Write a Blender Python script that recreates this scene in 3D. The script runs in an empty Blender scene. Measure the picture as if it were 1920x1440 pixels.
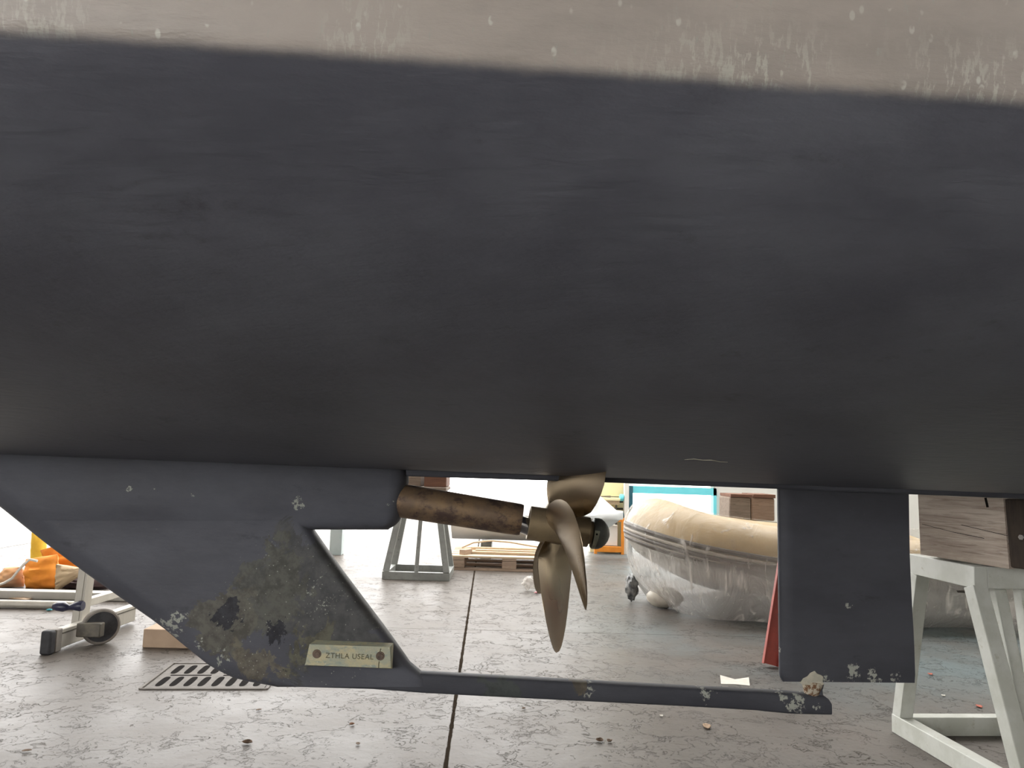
import bpy, bmesh, math, random
from mathutils import Vector, Matrix, noise
random.seed(7)
S = bpy.context.scene
COL = S.collection
# ------------------------------------------------------------------ camera
F_PX = 1400.0; CAMZ = 1.07; PITCH = math.atan(152/F_PX); ROLL = 0.030
CAM = Vector((0, 0, CAMZ))
FW = Vector((0, math.cos(PITCH), math.sin(PITCH)))
R0 = Vector((1, 0, 0)); U0 = R0.cross(FW)
RT = R0*math.cos(ROLL) + U0*math.sin(ROLL)
UP = U0*math.cos(ROLL) - R0*math.sin(ROLL)
cd = bpy.data.cameras.new('camera'); cam = bpy.data.objects.new('camera', cd); COL.objects.link(cam)
cd.sensor_width = 36; cd.lens = F_PX/1920*36; cd.clip_start = 0.02; cd.clip_end = 300
cam.matrix_world = Matrix(((RT.x, UP.x, -FW.x, 0), (RT.y, UP.y, -FW.y, 0), (RT.z, UP.z, -FW.z, CAMZ), (0, 0, 0, 1)))
S.camera = cam
# ------------------------------------------------------------------ world, light, exposure
w = bpy.data.worlds.new('sky'); S.world = w; w.use_nodes = True
bg = w.node_tree.nodes['Background']; bg.inputs[0].default_value = (1.0, 0.985, 0.96, 1); bg.inputs[1].default_value = 7.0
S.view_settings.view_transform = 'Standard'; S.view_settings.look = 'None'
S.view_settings.gamma = 1; S.view_settings.use_curve_mapping = False
S.view_settings.exposure = -0.15
S.cycles.max_bounces = 8; S.cycles.transparent_max_bounces = 16; S.cycles.use_denoising = True
S.cycles.sample_clamp_indirect = 8

def ray(x, y): return FW + RT*((x-960)/F_PX) - UP*((y-720)/F_PX)
def flr(x, y, z=0.0):
    d = ray(x, y); t = (z-CAMZ)/d.z; return CAM + d*t
def dep(x, y, Y):
    d = ray(x, y); return CAM + d*(Y/d.y)
PSI = math.radians(1.6); BO = Vector((0, 2.4, 0)); CP, SP = math.cos(PSI), math.sin(PSI)
def toboat(P):
    q = P-BO; return Vector((q.x*CP+q.y*SP, -q.x*SP+q.y*CP, q.z))
def bp(x, y, v=0.0):                 # point on the boat's lengthwise plane at offset v
    d = ray(x, y); n = Vector((-SP, CP, 0))
    t = ((BO-CAM).dot(n)+v)/d.dot(n); return toboat(CAM+d*t)

# ------------------------------------------------------------------ mesh helpers
class MB:
    def __init__(s): s.v = []; s.f = []; s.mi = []
    def add(s, vs, fs, m=0):
        o = len(s.v); s.v += [tuple(p) for p in vs]
        s.f += [tuple(i+o for i in f) for f in fs]; s.mi += [m]*len(fs); return s
    def hexa(s, p, m=0):             # p: 8 points, bottom ring then top ring
        return s.add(p, [(3, 2, 1, 0), (4, 5, 6, 7), (0, 1, 5, 4), (1, 2, 6, 5), (2, 3, 7, 6), (3, 0, 4, 7)], m)
    def box(s, c, d, rz=0, m=0):
        c = Vector(c); M = Matrix.Rotation(rz, 3, 'Z'); hx, hy, hz = d[0]/2, d[1]/2, d[2]/2
        return s.hexa([c+M @ Vector(q) for q in ((-hx, -hy, -hz), (hx, -hy, -hz), (hx, hy, -hz), (-hx, hy, -hz), (-hx, -hy, hz), (hx, -hy, hz), (hx, hy, hz), (-hx, hy, hz))], m)
    def beam(s, a, b, w_, h_, up=(0, 0, 1), m=0):
        a, b = Vector(a), Vector(b); d = (b-a).normalized(); up = Vector(up)
        sd = d.cross(up).normalized(); u2 = sd.cross(d).normalized()
        r = lambda p: [p-sd*w_/2-u2*h_/2, p+sd*w_/2-u2*h_/2, p+sd*w_/2+u2*h_/2, p-sd*w_/2+u2*h_/2]
        return s.hexa(r(a)+r(b), m)
    def tube(s, pts, rad, n=16, m=0, cap=True, sq=1.0):
        pts = [Vector(p) for p in pts]; rr = rad if isinstance(rad, (list, tuple)) else [rad]*len(pts)
        vs = []; fs = []; prev = None
        for i, p in enumerate(pts):
            d = (pts[min(i+1, len(pts)-1)]-pts[max(i-1, 0)]).normalized()
            if prev is None:
                x = d.cross(Vector((0, 0, 1)))
                if x.length < 1e-3: x = d.cross(Vector((0, 1, 0)))
            else: x = prev-d*prev.dot(d)
            x.normalize(); prev = x; y = d.cross(x)
            for k in range(n):
                a = 2*math.pi*k/n; vs.append(p+(x*math.cos(a)+y*math.sin(a)*sq)*rr[i])
        for i in range(len(pts)-1):
            for k in range(n):
                k2 = (k+1) % n; fs.append((i*n+k, i*n+k2, (i+1)*n+k2, (i+1)*n+k))
        if cap: fs += [tuple(range(n-1, -1, -1)), tuple((len(pts)-1)*n+k for k in range(n))]
        return s.add(vs, fs, m)
    def lathe(s, o, ax, prof, n=32, m=0):          # prof: (distance along ax, radius)
        o, ax = Vector(o), Vector(ax).normalized(); x = ax.cross(Vector((0, 1, 0)) if abs(ax.y) < .9 else Vector((0, 0, 1))).normalized(); y = ax.cross(x)
        vs = []; fs = []
        for a_, r_ in prof:
            for k in range(n):
                t = 2*math.pi*k/n; vs.append(o+ax*a_+(x*math.cos(t)+y*math.sin(t))*r_)
        for i in range(len(prof)-1):
            for k in range(n):
                k2 = (k+1) % n; fs.append((i*n+k, i*n+k2, (i+1)*n+k2, (i+1)*n+k))
        fs += [tuple(range(n-1, -1, -1)), tuple((len(prof)-1)*n+k for k in range(n))]
        return s.add(vs, fs, m)
    def prism(s, poly, off, m=0):                  # closed polygon pushed along off
        off = Vector(off); n = len(poly); vs = [Vector(p) for p in poly]+[Vector(p)+off for p in poly]
        fs = [tuple(range(n)), tuple(range(2*n-1, n-1, -1))]+[(i, i+n, (i+1) % n+n, (i+1) % n) for i in range(n)]
        return s.add(vs, fs, m)
    def grid(s, rows, m=0, closed=False):
        n = len(rows[0]); fs = []
        for i in range(len(rows)-1):
            for k in range(n if closed else n-1):
                k2 = (k+1) % n; fs.append((i*n+k, i*n+k2, (i+1)*n+k2, (i+1)*n+k))
        return s.add([p for r in rows for p in r], fs, m)
    def build(s, name, mats, parent=None, smooth=False, bevel=0, seg=2, sub=0, angle=35):
        me = bpy.data.meshes.new(name); me.from_pydata(s.v, [], s.f); me.update()
        if not isinstance(mats, (list, tuple)): mats = [mats]
        for q in mats: me.materials.append(q)
        for p, i in zip(me.polygons, s.mi): p.material_index = i
        bm = bmesh.new(); bm.from_mesh(me); bmesh.ops.recalc_face_normals(bm, faces=bm.faces); bm.to_mesh(me); bm.free()
        o = bpy.data.objects.new(name, me); COL.objects.link(o)
        if parent is not None: o.parent = parent
        if smooth or bevel:
            for p in me.polygons: p.use_smooth = True
            me.set_sharp_from_angle(angle=math.radians(angle))
        if bevel:
            b = o.modifiers.new('bevel', 'BEVEL'); b.width = bevel; b.segments = seg; b.limit_method = 'ANGLE'; b.angle_limit = math.radians(30)
        if sub:
            b = o.modifiers.new('sub', 'SUBSURF'); b.levels = sub; b.render_levels = sub
        return o
def tag(o, label=None, cat=None, group=None, kind=None):
    if label: o['label'] = label
    if cat: o['category'] = cat
    if group: o['group'] = group
    if kind: o['kind'] = kind
    return o
def thing(name, loc, label, cat, rz=0, group=None):
    o = bpy.data.objects.new(name, None); COL.objects.link(o); o.location = loc; o.rotation_euler = (0, 0, rz)
    o.empty_display_size = 0.1
    return tag(o, label, cat, group)
def centre(o):                      # give a loose mesh its origin at its base centre
    me = o.data; n = len(me.vertices); c = Vector((0, 0, 0))
    xs = [v.co.x for v in me.vertices]; ys = [v.co.y for v in me.vertices]; zs = [v.co.z for v in me.vertices]
    c = Vector(((min(xs)+max(xs))/2, (min(ys)+max(ys))/2, min(zs)))
    me.transform(Matrix.Translation(-c)); o.location = c; return o

# ------------------------------------------------------------------ material helpers
class NT:
    def __init__(s, name):
        s.m = bpy.data.materials.new(name); s.m.use_nodes = True; s.t = s.m.node_tree; s.n = s.t.nodes
        s.b = s.n['Principled BSDF']; s.out = s.n['Material Output']; s.co = None
    def N(s, ty, **kw):
        q = s.n.new(ty)
        for k, v in kw.items(): setattr(q, k, v)
        return q
    def set(s, sock, val):
        if isinstance(val, bpy.types.NodeSocket): s.t.links.new(val, sock)
        elif isinstance(val, (tuple, list)) and len(val) == 3 and sock.type == 'RGBA': sock.default_value = (*val, 1)
        else: sock.default_value = val
    def coord(s, scale=(1, 1, 1), loc=(0, 0, 0), rot=0.0):
        if s.co is None: s.co = s.N('ShaderNodeTexCoord').outputs['Object']
        q = s.N('ShaderNodeMapping'); s.set(q.inputs[0], s.co)
        q.inputs['Location'].default_value = loc; q.inputs['Rotation'].default_value = (0, 0, rot); q.inputs['Scale'].default_value = scale
        return q.outputs[0]
    def noise(s, scale, detail=6, rough=.6, vec=None, dist=0):
        q = s.N('ShaderNodeTexNoise'); s.set(q.inputs['Vector'], vec if vec else s.coord())
        q.inputs['Scale'].default_value = scale; q.inputs['Detail'].default_value = detail
        q.inputs['Roughness'].default_value = rough; q.inputs['Distortion'].default_value = dist
        return q.outputs['Fac']
    def voro(s, scale, vec=None, feat='DISTANCE_TO_EDGE'):
        q = s.N('ShaderNodeTexVoronoi', feature=feat); s.set(q.inputs['Vector'], vec if vec else s.coord())
        q.inputs['Scale'].default_value = scale; return q.outputs['Distance']
    def wave(s, scale, vec=None, dist=3, dscale=1, dirn='X', detail=3):
        q = s.N('ShaderNodeTexWave', bands_direction=dirn); s.set(q.inputs['Vector'], vec if vec else s.coord())
        q.inputs['Scale'].default_value = scale; q.inputs['Distortion'].default_value = dist
        q.inputs['Detail'].default_value = detail; q.inputs['Detail Scale'].default_value = dscale; return q.outputs['Fac']
    def ramp(s, fac, a, b, lo=0.0, hi=1.0):        # smooth map a..b -> lo..hi
        q = s.N('ShaderNodeMapRange', interpolation_type='SMOOTHSTEP'); s.set(q.inputs[0], fac)
        if a > b: a, b, lo, hi = b, a, hi, lo
        q.inputs[1].default_value = a; q.inputs[2].default_value = b; q.inputs[3].default_value = lo; q.inputs[4].default_value = hi
        return q.outputs[0]
    def math(s, op, a, b=0.0):
        q = s.N('ShaderNodeMath', operation=op); s.set(q.inputs[0], a); s.set(q.inputs[1], b); return q.outputs[0]
    def mix(s, fac, a, b):
        q = s.N('ShaderNodeMix', data_type='RGBA'); s.set(q.inputs[0], fac); s.set(q.inputs[6], a); s.set(q.inputs[7], b); return q.outputs[2]
    def xyz(s, vec=None):
        q = s.N('ShaderNodeSeparateXYZ'); s.set(q.inputs[0], vec if vec else s.coord()); return q.outputs
    def dist(s, p, axes='XZ'):                     # distance to a point in object space
        o = s.xyz(); d = None
        for a, c in zip(axes, p):
            e = s.math('SUBTRACT', o[a], c); e = s.math('MULTIPLY', e, e); d = e if d is None else s.math('ADD', d, e)
        return s.math('SQRT', d)
    def bump(s, h, strength=.3, dist=.01):
        q = s.N('ShaderNodeBump'); s.set(q.inputs['Height'], h); q.inputs['Strength'].default_value = strength; q.inputs['Distance'].default_value = dist
        s.t.links.new(q.outputs[0], s.b.inputs['Normal'])
    def fin(s, col, rough=.5, metal=0.0, spec=.5):
        s.set(s.b.inputs['Base Color'], col); s.set(s.b.inputs['Roughness'], rough); s.set(s.b.inputs['Metallic'], metal)
        s.b.inputs['Specular IOR Level'].default_value = spec; return s.m
def plain(name, c1, c2=None, scale=12, rough=.5, metal=0.0, bmp=.15, spec=.5, vs=(1, 1, 1), dirt=None):
    k = NT(name); c2 = c2 or tuple(x*.75 for x in c1)
    n = k.noise(scale, vec=k.coord(vs)); col = k.mix(k.ramp(n, .35, .65), c1, c2)
    if dirt: col = k.mix(k.ramp(k.noise(scale*3.1, 8, .7), .58, .7), col, dirt)
    k.bump(k.noise(scale*6, 4), bmp, .003); return k.fin(col, rough, metal, spec)

# boat bottom paint ---------------------------------------------------------
KZ = bp(960, 889, -.03); KA = bp(0, 852, -.03); KB = bp(1700, 918, -.03)
km = (KB.z-KA.z)/(KB.x-KA.x); kz = lambda u: KA.z+km*(u-KA.x)
WL = .53
def wl_pt(x, y):
    d = ray(x, y); t = .5
    for _ in range(30):
        p = toboat(CAM+d*t); t += (kz(p.x)+WL-p.z)/d.z
    return toboat(CAM+d*t)
W0, W1, W2 = wl_pt(0, 66), wl_pt(960, 128), wl_pt(1920, 200)
# quadratic through three points for the half beam
def vw(u):
    if u < W0.x or u > W2.x:
        m = (W2.y-W0.y)/(W2.x-W0.x); e = W0 if u < W0.x else W2
        return e.y+m*(u-e.x)*(.7 if u > 0 else .4)
    return W0.y+(W2.y-W0.y)*(u-W0.x)/(W2.x-W0.x)
def antifoul(name, worn=None, chips=None, beige=False, matt=0.0, g=1.0, dots=None):
    k = NT(name)
    n1 = k.noise(2.2, 8, .65, k.coord((1, 1.2, 2.2))); n2 = k.noise(90, 3, .6)
    col = k.mix(k.ramp(n1, .3, .7), tuple(c*g for c in (.040, .041, .050)), tuple(c*g for c in (.060, .062, .074)))
    col = k.mix(k.ramp(k.noise(5, 10, .75, k.coord((1, 1, 2.5))), .58, .72, 0, .7), col, tuple(c*g for c in (.029, .029, .034)))
    col = k.mix(k.ramp(n2, .68, .76, 0, .3), col, (.13, .13, .13))
    col = k.mix(k.ramp(k.voro(14, feat='F1'), .05, .028, 0, .5), col, k.mix(k.ramp(k.noise(3), .55, .6), col, (.16, .16, .155)))
    rough = k.ramp(n1, .3, .7, .42, .55)
    h = k.math('ADD', k.noise(60, 4, .6, k.coord((.35, 1, 1))), k.math('MULTIPLY', k.noise(9, 4, .6, k.coord((.3, 1, 1))), 1.2))
    if worn:
        for (px, pz, r0, colw, am) in worn:
            d = k.dist((px, pz)); d = k.math('ADD', d, k.math('MULTIPLY', k.math('SUBTRACT', k.noise(7, 9, .68, None, .6), .5), r0*1.2+.36))
            edge = k.ramp(d, r0, r0*.93, 0, am)
            col = k.mix(edge, col, k.mix(k.ramp(k.noise(25, 8, .7), .4, .62), colw, tuple(c*.6 for c in colw)))
    if dots:
        dd = k.ramp(k.dist(dots[:2]), dots[2], dots[2]*.6)
        dt = k.math('MULTIPLY', k.math('MULTIPLY', k.ramp(k.voro(75, feat='F1'), .17, .11), k.ramp(k.noise(130, 2), .47, .52)), k.math('MULTIPLY', dd, k.ramp(k.noise(9, 4), .30, .45)))
        col = k.mix(k.math('MULTIPLY', dt, .85), col, (.36, .37, .33))
    if chips:
        for (px, pz, r0, am, sc) in chips:
            d = k.dist((px, pz)); msk = k.math('MULTIPLY', k.ramp(d, r0*1.9, 0, 0, am), k.ramp(k.noise(sc*.22, 4, .6), .40, .56, .72, 1.05))
            sp = k.math('MULTIPLY', k.noise(sc, 8, .7), msk)
            col = k.mix(k.ramp(sp, .485, .53), col, (.36, .37, .33))
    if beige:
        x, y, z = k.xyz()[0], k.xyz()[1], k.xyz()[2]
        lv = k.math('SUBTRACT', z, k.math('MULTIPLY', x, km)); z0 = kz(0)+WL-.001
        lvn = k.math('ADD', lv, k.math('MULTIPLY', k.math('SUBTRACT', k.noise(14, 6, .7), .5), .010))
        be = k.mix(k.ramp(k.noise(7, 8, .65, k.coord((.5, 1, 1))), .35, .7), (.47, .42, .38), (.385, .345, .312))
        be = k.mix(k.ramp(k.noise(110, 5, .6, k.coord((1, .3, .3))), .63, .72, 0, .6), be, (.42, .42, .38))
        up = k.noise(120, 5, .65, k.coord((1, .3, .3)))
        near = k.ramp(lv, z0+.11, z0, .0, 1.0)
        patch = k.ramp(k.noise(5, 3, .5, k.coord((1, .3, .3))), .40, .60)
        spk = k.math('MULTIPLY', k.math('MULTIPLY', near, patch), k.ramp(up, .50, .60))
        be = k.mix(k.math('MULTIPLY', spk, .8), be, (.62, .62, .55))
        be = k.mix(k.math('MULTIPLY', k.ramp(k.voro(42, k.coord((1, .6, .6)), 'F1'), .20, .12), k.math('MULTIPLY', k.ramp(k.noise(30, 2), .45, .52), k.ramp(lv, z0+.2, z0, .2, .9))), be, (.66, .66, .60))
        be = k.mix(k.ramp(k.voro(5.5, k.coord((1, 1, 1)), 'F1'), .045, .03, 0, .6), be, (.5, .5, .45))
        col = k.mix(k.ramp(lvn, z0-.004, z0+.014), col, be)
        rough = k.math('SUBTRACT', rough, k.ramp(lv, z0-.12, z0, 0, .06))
        # the strip just under the waterline was painted thicker and stayed glossier
    k.bump(h, .16 if not beige else .35, .005)
    if matt: rough = k.math('ADD', rough, matt)
    return k.fin(col, rough, 0, .5 if not matt else .25)

def wp(x, y): p = bp(x, y, -.05); return p.x, p.z
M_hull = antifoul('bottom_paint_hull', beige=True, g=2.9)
M_skeg = antifoul('bottom_paint_skeg', matt=.1, g=1.85, dots=(*wp(560, 1160), .30),
    worn=[(*wp(600, 1130), .19, (.105, .105, .10), .7), (*wp(500, 1120), .12, (.13, .13, .112), .8), (*wp(410, 1165), .10, (.15, .143, .122), .9), (*wp(480, 1240), .055, (.185, .165, .13), .85), (*wp(565, 1200), .055, (.15, .143, .105), .8), (*wp(525, 1190), .045, (.045, .045, .055), 1), (*wp(425, 1150), .02, (.05, .05, .06), 1)],
    chips=[(*wp(330, 1170), .12, 1.0, 60), (*wp(560, 945), .035, 1.15, 60), (*wp(362, 929), .012, 1.3, 70), (*wp(245, 918), .02, 1.05, 110), (*wp(290, 922), .02, 1.02, 110), (*wp(60, 900), .03, 1.0, 110), (*wp(370, 1210), .06, 1.0, 70), (*wp(420, 1240), .08, .97, 70), (*wp(600, 1120), .16, .86, 130), (*wp(735, 945), .03, 1.05, 70)])
M_bar = antifoul('bottom_paint_bar', matt=.2, g=1.25, worn=[(*wp(950, 1303), .05, (.075, .085, .08), .8), (*wp(1085, 1290), .03, (.16, .13, .08), .6)],
    chips=[(*wp(1490, 1320), .09, 1.05, 60), (*wp(1545, 1330), .04, 1.15, 60), (*wp(1100, 1292), .06, 1.0, 70), (*wp(1320, 1305), .08, .9, 60)])
M_rudder = antifoul('bottom_paint_rudder', matt=.1, g=1.2, chips=[(*wp(1560, 1275), .05, 1.08, 60), (*wp(1605, 1262), .05, 1.08, 50), (*wp(1650, 1275), .05, 1.06, 50), (*wp(1690, 1275), .04, 1.06, 60), (*wp(1464, 1020), .014, 1.3, 60), (*wp(1468, 1225), .02, 1.05, 60), (*wp(1600, 1140), .03, .92, 60)])
# metals
def bronze(name, c1, c2, rough, stain=None, polished=False):
    k = NT(name); n = k.noise(9, 8, .65) if not polished else k.noise(5, 1, .4)
    col = k.mix(k.ramp(n, .35, .65), c1, c2)
    if stain:
        col = k.mix(k.ramp(k.noise(15, 9, .7, k.coord((1, 1, 1.6))), .46, .6, 0, .9), col, stain)
        col = k.mix(k.ramp(k.noise(40, 8, .7), .62, .7, 0, .8), col, (.26, .23, .16))
    r = k.ramp(n, .3, .7, rough-.06, rough+.08)
    if not polished: k.bump(k.noise(55, 5), .25, .003)
    return k.fin(col, r, 1.0 if polished else .45)
M_prop = bronze('polished_bronze', (.36, .29, .205), (.33, .265, .185), .3, polished=True)
M_hub = bronze('dull_bronze', (.33, .25, .15), (.24, .185, .12), .45)
M_tube = bronze('corroded_bronze', (.33, .22, .125), (.20, .14, .10), .5, stain=(.09, .06, .055))
M_shaft = plain('stainless_steel', (.6, .6, .62), (.5, .5, .52), rough=.18, metal=1, bmp=.02)
M_nose = plain('grey_zinc', (.075, .085, .085), (.13, .135, .12), 14, .5, .4, dirt=(.17, .18, .15))
M_nosepale = plain('pale_zinc', (.42, .42, .33), (.30, .31, .25), 30, .55, .2)
k = NT('anode_zinc')
cz = k.mix(k.ramp(k.noise(22, 8, .7), .4, .62), (.42, .43, .33), (.55, .50, .32)); cz = k.mix(k.ramp(k.noise(60, 8, .7, k.coord((.4, 1, 1))), .5, .66), cz, (.30, .35, .32))
cz = k.mix(k.ramp(k.noise(120, 6, .7), .6, .7), cz, (.62, .61, .5)); k.bump(k.noise(50, 8), .6, .004); M_zinc = k.fin(cz, .7)
M_zdark = plain('anode_engraving', (.15, .14, .09), rough=.8)
M_bolt = plain('brown_bolt', (.17, .12, .09), (.10, .075, .06), 60, .5, .3)
M_filler = plain('cream_filler', (.52, .49, .40), (.42, .40, .33), 50, .8)
k = NT('rusty_cream'); rc = k.mix(k.ramp(k.noise(48, 8, .7), .48, .55), (.50, .45, .36), (.17, .085, .04)); k.bump(k.noise(60, 6), .6, .004); M_rust = k.fin(rc, .8)
# wood
def wood(name, c1, c2, c3, axis=0, sc=16, rough=.75, cracks=True):
    k = NT(name); v = [9, 9, 9]; v[axis] = 1.0
    vec = k.coord(tuple(v)); g = k.noise(sc/4, 8, .7, vec, .6); col = k.mix(k.ramp(g, .35, .65), c1, c2)
    v2 = [26, 26, 26]; v2[axis] = 1.6
    col = k.mix(k.ramp(k.noise(sc/5, 6, .6, k.coord(tuple(v2)), 1.2), .5, .68, 0, .75), col, c3)
    if cracks:
        v3 = [6, 6, 6]; v3[axis] = .5
        col = k.mix(k.ramp(k.noise(2.6, 3, .5, k.coord(tuple(v3)), .4), .497, .503, 0, 0), col, (.05, .035, .025))
    k.bump(k.noise(sc/5, 6, .6, k.coord(tuple(v2)), 1.2), .5, .006); return k.fin(col, rough)
M_block = wood('weathered_pine', (.38, .305, .25), (.54, .47, .40), (.22, .165, .13))
M_blockend = wood('shaded_end_grain', (.05, .036, .028), (.075, .055, .04), (.035, .025, .02), 2)  # shade on the block's end face, put into a darker wood colour
M_pallet = wood('pallet_wood', (.34, .25, .19), (.42, .31, .23), (.22, .155, .115))
M_plank = wood('fresh_timber', (.58, .45, .31), (.64, .50, .35), (.46, .33, .21))
M_oldwood = wood('old_brown_wood', (.20, .15, .115), (.27, .21, .165), (.12, .085, .065))
M_redwood = wood('red_brown_board', (.20, .095, .06), (.15, .07, .045), (.10, .05, .035))
M_card = plain('cardboard', (.52, .38, .27), (.47, .34, .24), 8, .85)
# paints
M_white = plain('white_trestle_paint', (.54, .55, .51), (.45, .46, .41), 9, .5, bmp=.1, dirt=(.40, .39, .33))
M_greysteel = plain('grey_steel_paint', (.30, .315, .30), (.24, .25, .24), 9, .5, .1, dirt=(.10, .10, .095))
M_alu = plain('aluminium_profile', (.52, .49, .43), (.44, .415, .365), 10, .5, .25, vs=(1, 1, .2))
M_blackp = plain('dark_blue_plastic', (.02, .022, .055), (.03, .03, .07), 20, .35)
M_rubber = plain('black_rubber', (.03, .03, .034), (.05, .05, .055), 20, .7)
M_tyre = plain('grey_tyre', (.30, .27, .24), (.22, .20, .18), 15, .7)
M_bracket = plain('dirty_steel', (.17, .15, .12), (.11, .10, .085), 18, .6, .3)
M_red = plain('red_oxide_paint', (.33, .052, .034), (.25, .04, .028), 12, .5, dirt=(.2, .06, .045))
M_orange = plain('orange_cloth', (.85, .31, .035), (.75, .25, .03), 9, .8)
M_yellow = plain('yellow_cloth', (.90, .58, .06), (.82, .5, .05), 9, .8)
M_tan = plain('tan_cloth', (.50, .38, .24), (.42, .31, .2), 8, .85)
M_brown = plain('dark_brown_cloth', (.055, .035, .04), (.08, .05, .05), 8, .8)
M_rope = plain('white_rope', (.75, .73, .68), (.65, .62, .57), 60, .85)
M_iron = plain('cast_iron', (.21, .19, .17), (.165, .15, .135), 22, .7, 0, spec=.2, dirt=(.12, .10, .09))
M_pit = plain('dark_pit', (.012, .010, .009), rough=.95, spec=.05)
M_gel = plain('white_gelcoat', (.78, .80, .81), (.72, .745, .76), 3, .3, bmp=.03)
M_tubec = plain('cream_tube_fabric', (.46, .34, .19), (.40, .30, .17), 5, .5, bmp=.1)
M_tubeg = plain('grey_tube_fabric', (.46, .44, .40), (.40, .385, .35), 5, .55)
M_strake = plain('brown_rubber_strake', (.10, .085, .07), (.075, .062, .052), 25, .6)
M_strakel = plain('pale_rubber_strake', (.42, .37, .31), (.36, .32, .27), 25, .6)
M_engine = plain('grey_engine_cowl', (.12, .13, .14), (.09, .1, .11), 10, .35)
M_oframe = plain('orange_steel', (.85, .30, .03), (.75, .25, .025), 8, .5)
M_cyan = plain('pale_blue_paint', (.22, .82, .92), (.2, .78, .88), 5, .45)
M_teal = plain('dark_teal_paint', (.04, .16, .22), rough=.5)
M_yw = plain('yellow_wall_paint', (.86, .80, .50), (.84, .76, .46), 3, .7)
M_ww = plain('white_wall_paint', (.84, .82, .77), (.80, .78, .73), 2, .7)
M_roof = plain('roof_sheet', (.55, .55, .53), rough=.7)
M_black = plain('black_rail', (.035, .03, .02), rough=.5)
M_leaf = plain('dry_leaf', (.13, .075, .04), (.08, .045, .025), 40, .8)
M_tanleaf = plain('pale_dry_leaf', (.38, .26, .16), (.3, .2, .12), 40, .8)
M_paper = plain('white_paper', (.74, .70, .63), (.68, .64, .57), 30, .8)
M_redbit = plain('red_scrap', (.55, .12, .07), (.4, .09, .05), 30, .7)
M_bluebit = plain('turquoise_scrap', (.02, .35, .42), rough=.4)
M_pinkbit = plain('pink_scrap', (.75, .18, .22), (.8, .5, .5), 60, .6)

def plastic(name, body, base, seed):
    k = NT(name); m = k.t
    fold = k.noise(2.2, 5, .6, k.coord((1.6, 1.6, .55), (seed, 0, 0)), 1.6)
    streak = k.noise(5, 3, .5, k.coord((2.2, 2.2, .35), (seed, 3, 0)), 1.0)
    k.set(k.b.inputs['Base Color'], (.84, .80, .75)); k.b.inputs['Roughness'].default_value = .22
    k.b.inputs['Specular IOR Level'].default_value = .7
    k.bump(k.math('ADD', fold, k.math('MULTIPLY', streak, .6)), .9, .06)
    tr = k.N('ShaderNodeBsdfTransparent'); ms = k.N('ShaderNodeMixShader')
    low = k.ramp(k.xyz()[2], .62, .28)
    f = k.math('ADD', k.ramp(streak, .57, .74, 0, body), k.math('MULTIPLY', k.ramp(low, 0, 1, .20, 1.3), k.ramp(k.noise(9, 4, .6, k.coord((2, 2, .5), (seed, 9, 0)), 2.0), .6, .7, base, base+body*.5)))
    lw = k.N('ShaderNodeLayerWeight'); lw.inputs[0].default_value = .25
    f = k.math('ADD', f, k.math('MULTIPLY', lw.outputs['Facing'], .12)); f = k.math('MINIMUM', f, .95)
    m.links.new(tr.outputs[0], ms.inputs[1]); m.links.new(k.b.outputs[0], ms.inputs[2]); k.set(ms.inputs[0], f)
    m.links.new(ms.outputs[0], k.out.inputs[0]); return k.m
M_plastic = plastic('clear_plastic_film', .42, .34, 2.0)
M_bagfilm = plain('cream_plastic_bag', (.62, .58, .50), (.52, .47, .40), 12, .3)

# ------------------------------------------------------------------ the setting: floor, walls, roof
JA, JB = flr(835, 1440), flr(890, 1070); jd = (JB-JA); JROT = math.atan2(jd.x, jd.y)
JT = flr(1000, 1184)
k = NT('painted_concrete')
v0 = k.coord(); big = k.noise(.55, 6, .6); mid = k.noise(2.4, 8, .65); fine = k.noise(22, 8, .7)
col = k.mix(k.ramp(mid, .35, .68), (.100, .086, .074), (.142, .124, .109))
col = k.mix(k.ramp(k.noise(42, 6, .72, k.coord((.45, 1.5, 1))), .55, .64, 0, .75), col, (.10, .09, .08))
col = k.mix(k.ramp(fine, .4, .7, 0, .45), col, (.122, .109, .098))
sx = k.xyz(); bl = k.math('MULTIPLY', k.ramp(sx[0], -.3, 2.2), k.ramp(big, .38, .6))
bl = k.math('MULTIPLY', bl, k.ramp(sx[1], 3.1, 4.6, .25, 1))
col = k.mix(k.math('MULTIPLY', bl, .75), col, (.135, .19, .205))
wv = k.N('ShaderNodeVectorMath', operation='ADD'); k.set(wv.inputs[0], v0)
nz = k.N('ShaderNodeTexNoise'); k.set(nz.inputs['Vector'], k.coord()); nz.inputs['Scale'].default_value = 7; nz.inputs['Detail'].default_value = 8
sc_ = k.N('ShaderNodeVectorMath', operation='SCALE'); k.set(sc_.inputs[0], nz.outputs['Color']); sc_.inputs['Scale'].default_value = .22; k.set(wv.inputs[1], sc_.outputs[0])
def cracks(scale, wdt, thr):
    e = k.voro(scale, wv.outputs[0]); line = k.ramp(e, wdt, wdt*.35)
    return k.math('MULTIPLY', line, k.ramp(k.noise(scale*.55, 5, .6), thr, thr+.08))
def contour(n, wdt): return k.ramp(k.math('ABSOLUTE', k.math('SUBTRACT', n, .5)), wdt, wdt*.3)
e1 = k.noise(3.2, 9, .62, wv.outputs[0]); e2 = k.noise(11, 6, .6, wv.outputs[0]); e3 = k.noise(34, 4, .6, wv.outputs[0])
c1 = k.math('MULTIPLY', contour(e1, .0035), k.ramp(k.noise(1.7, 4), .44, .56, .25, 1))
c2 = k.math('MULTIPLY', contour(e2, .007), k.ramp(k.noise(5, 4), .50, .58, 0, 1))
c3 = k.math('MULTIPLY', k.ramp(e3, .635, .665), k.ramp(k.noise(4, 4), .42, .58, .2, 1))
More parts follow.
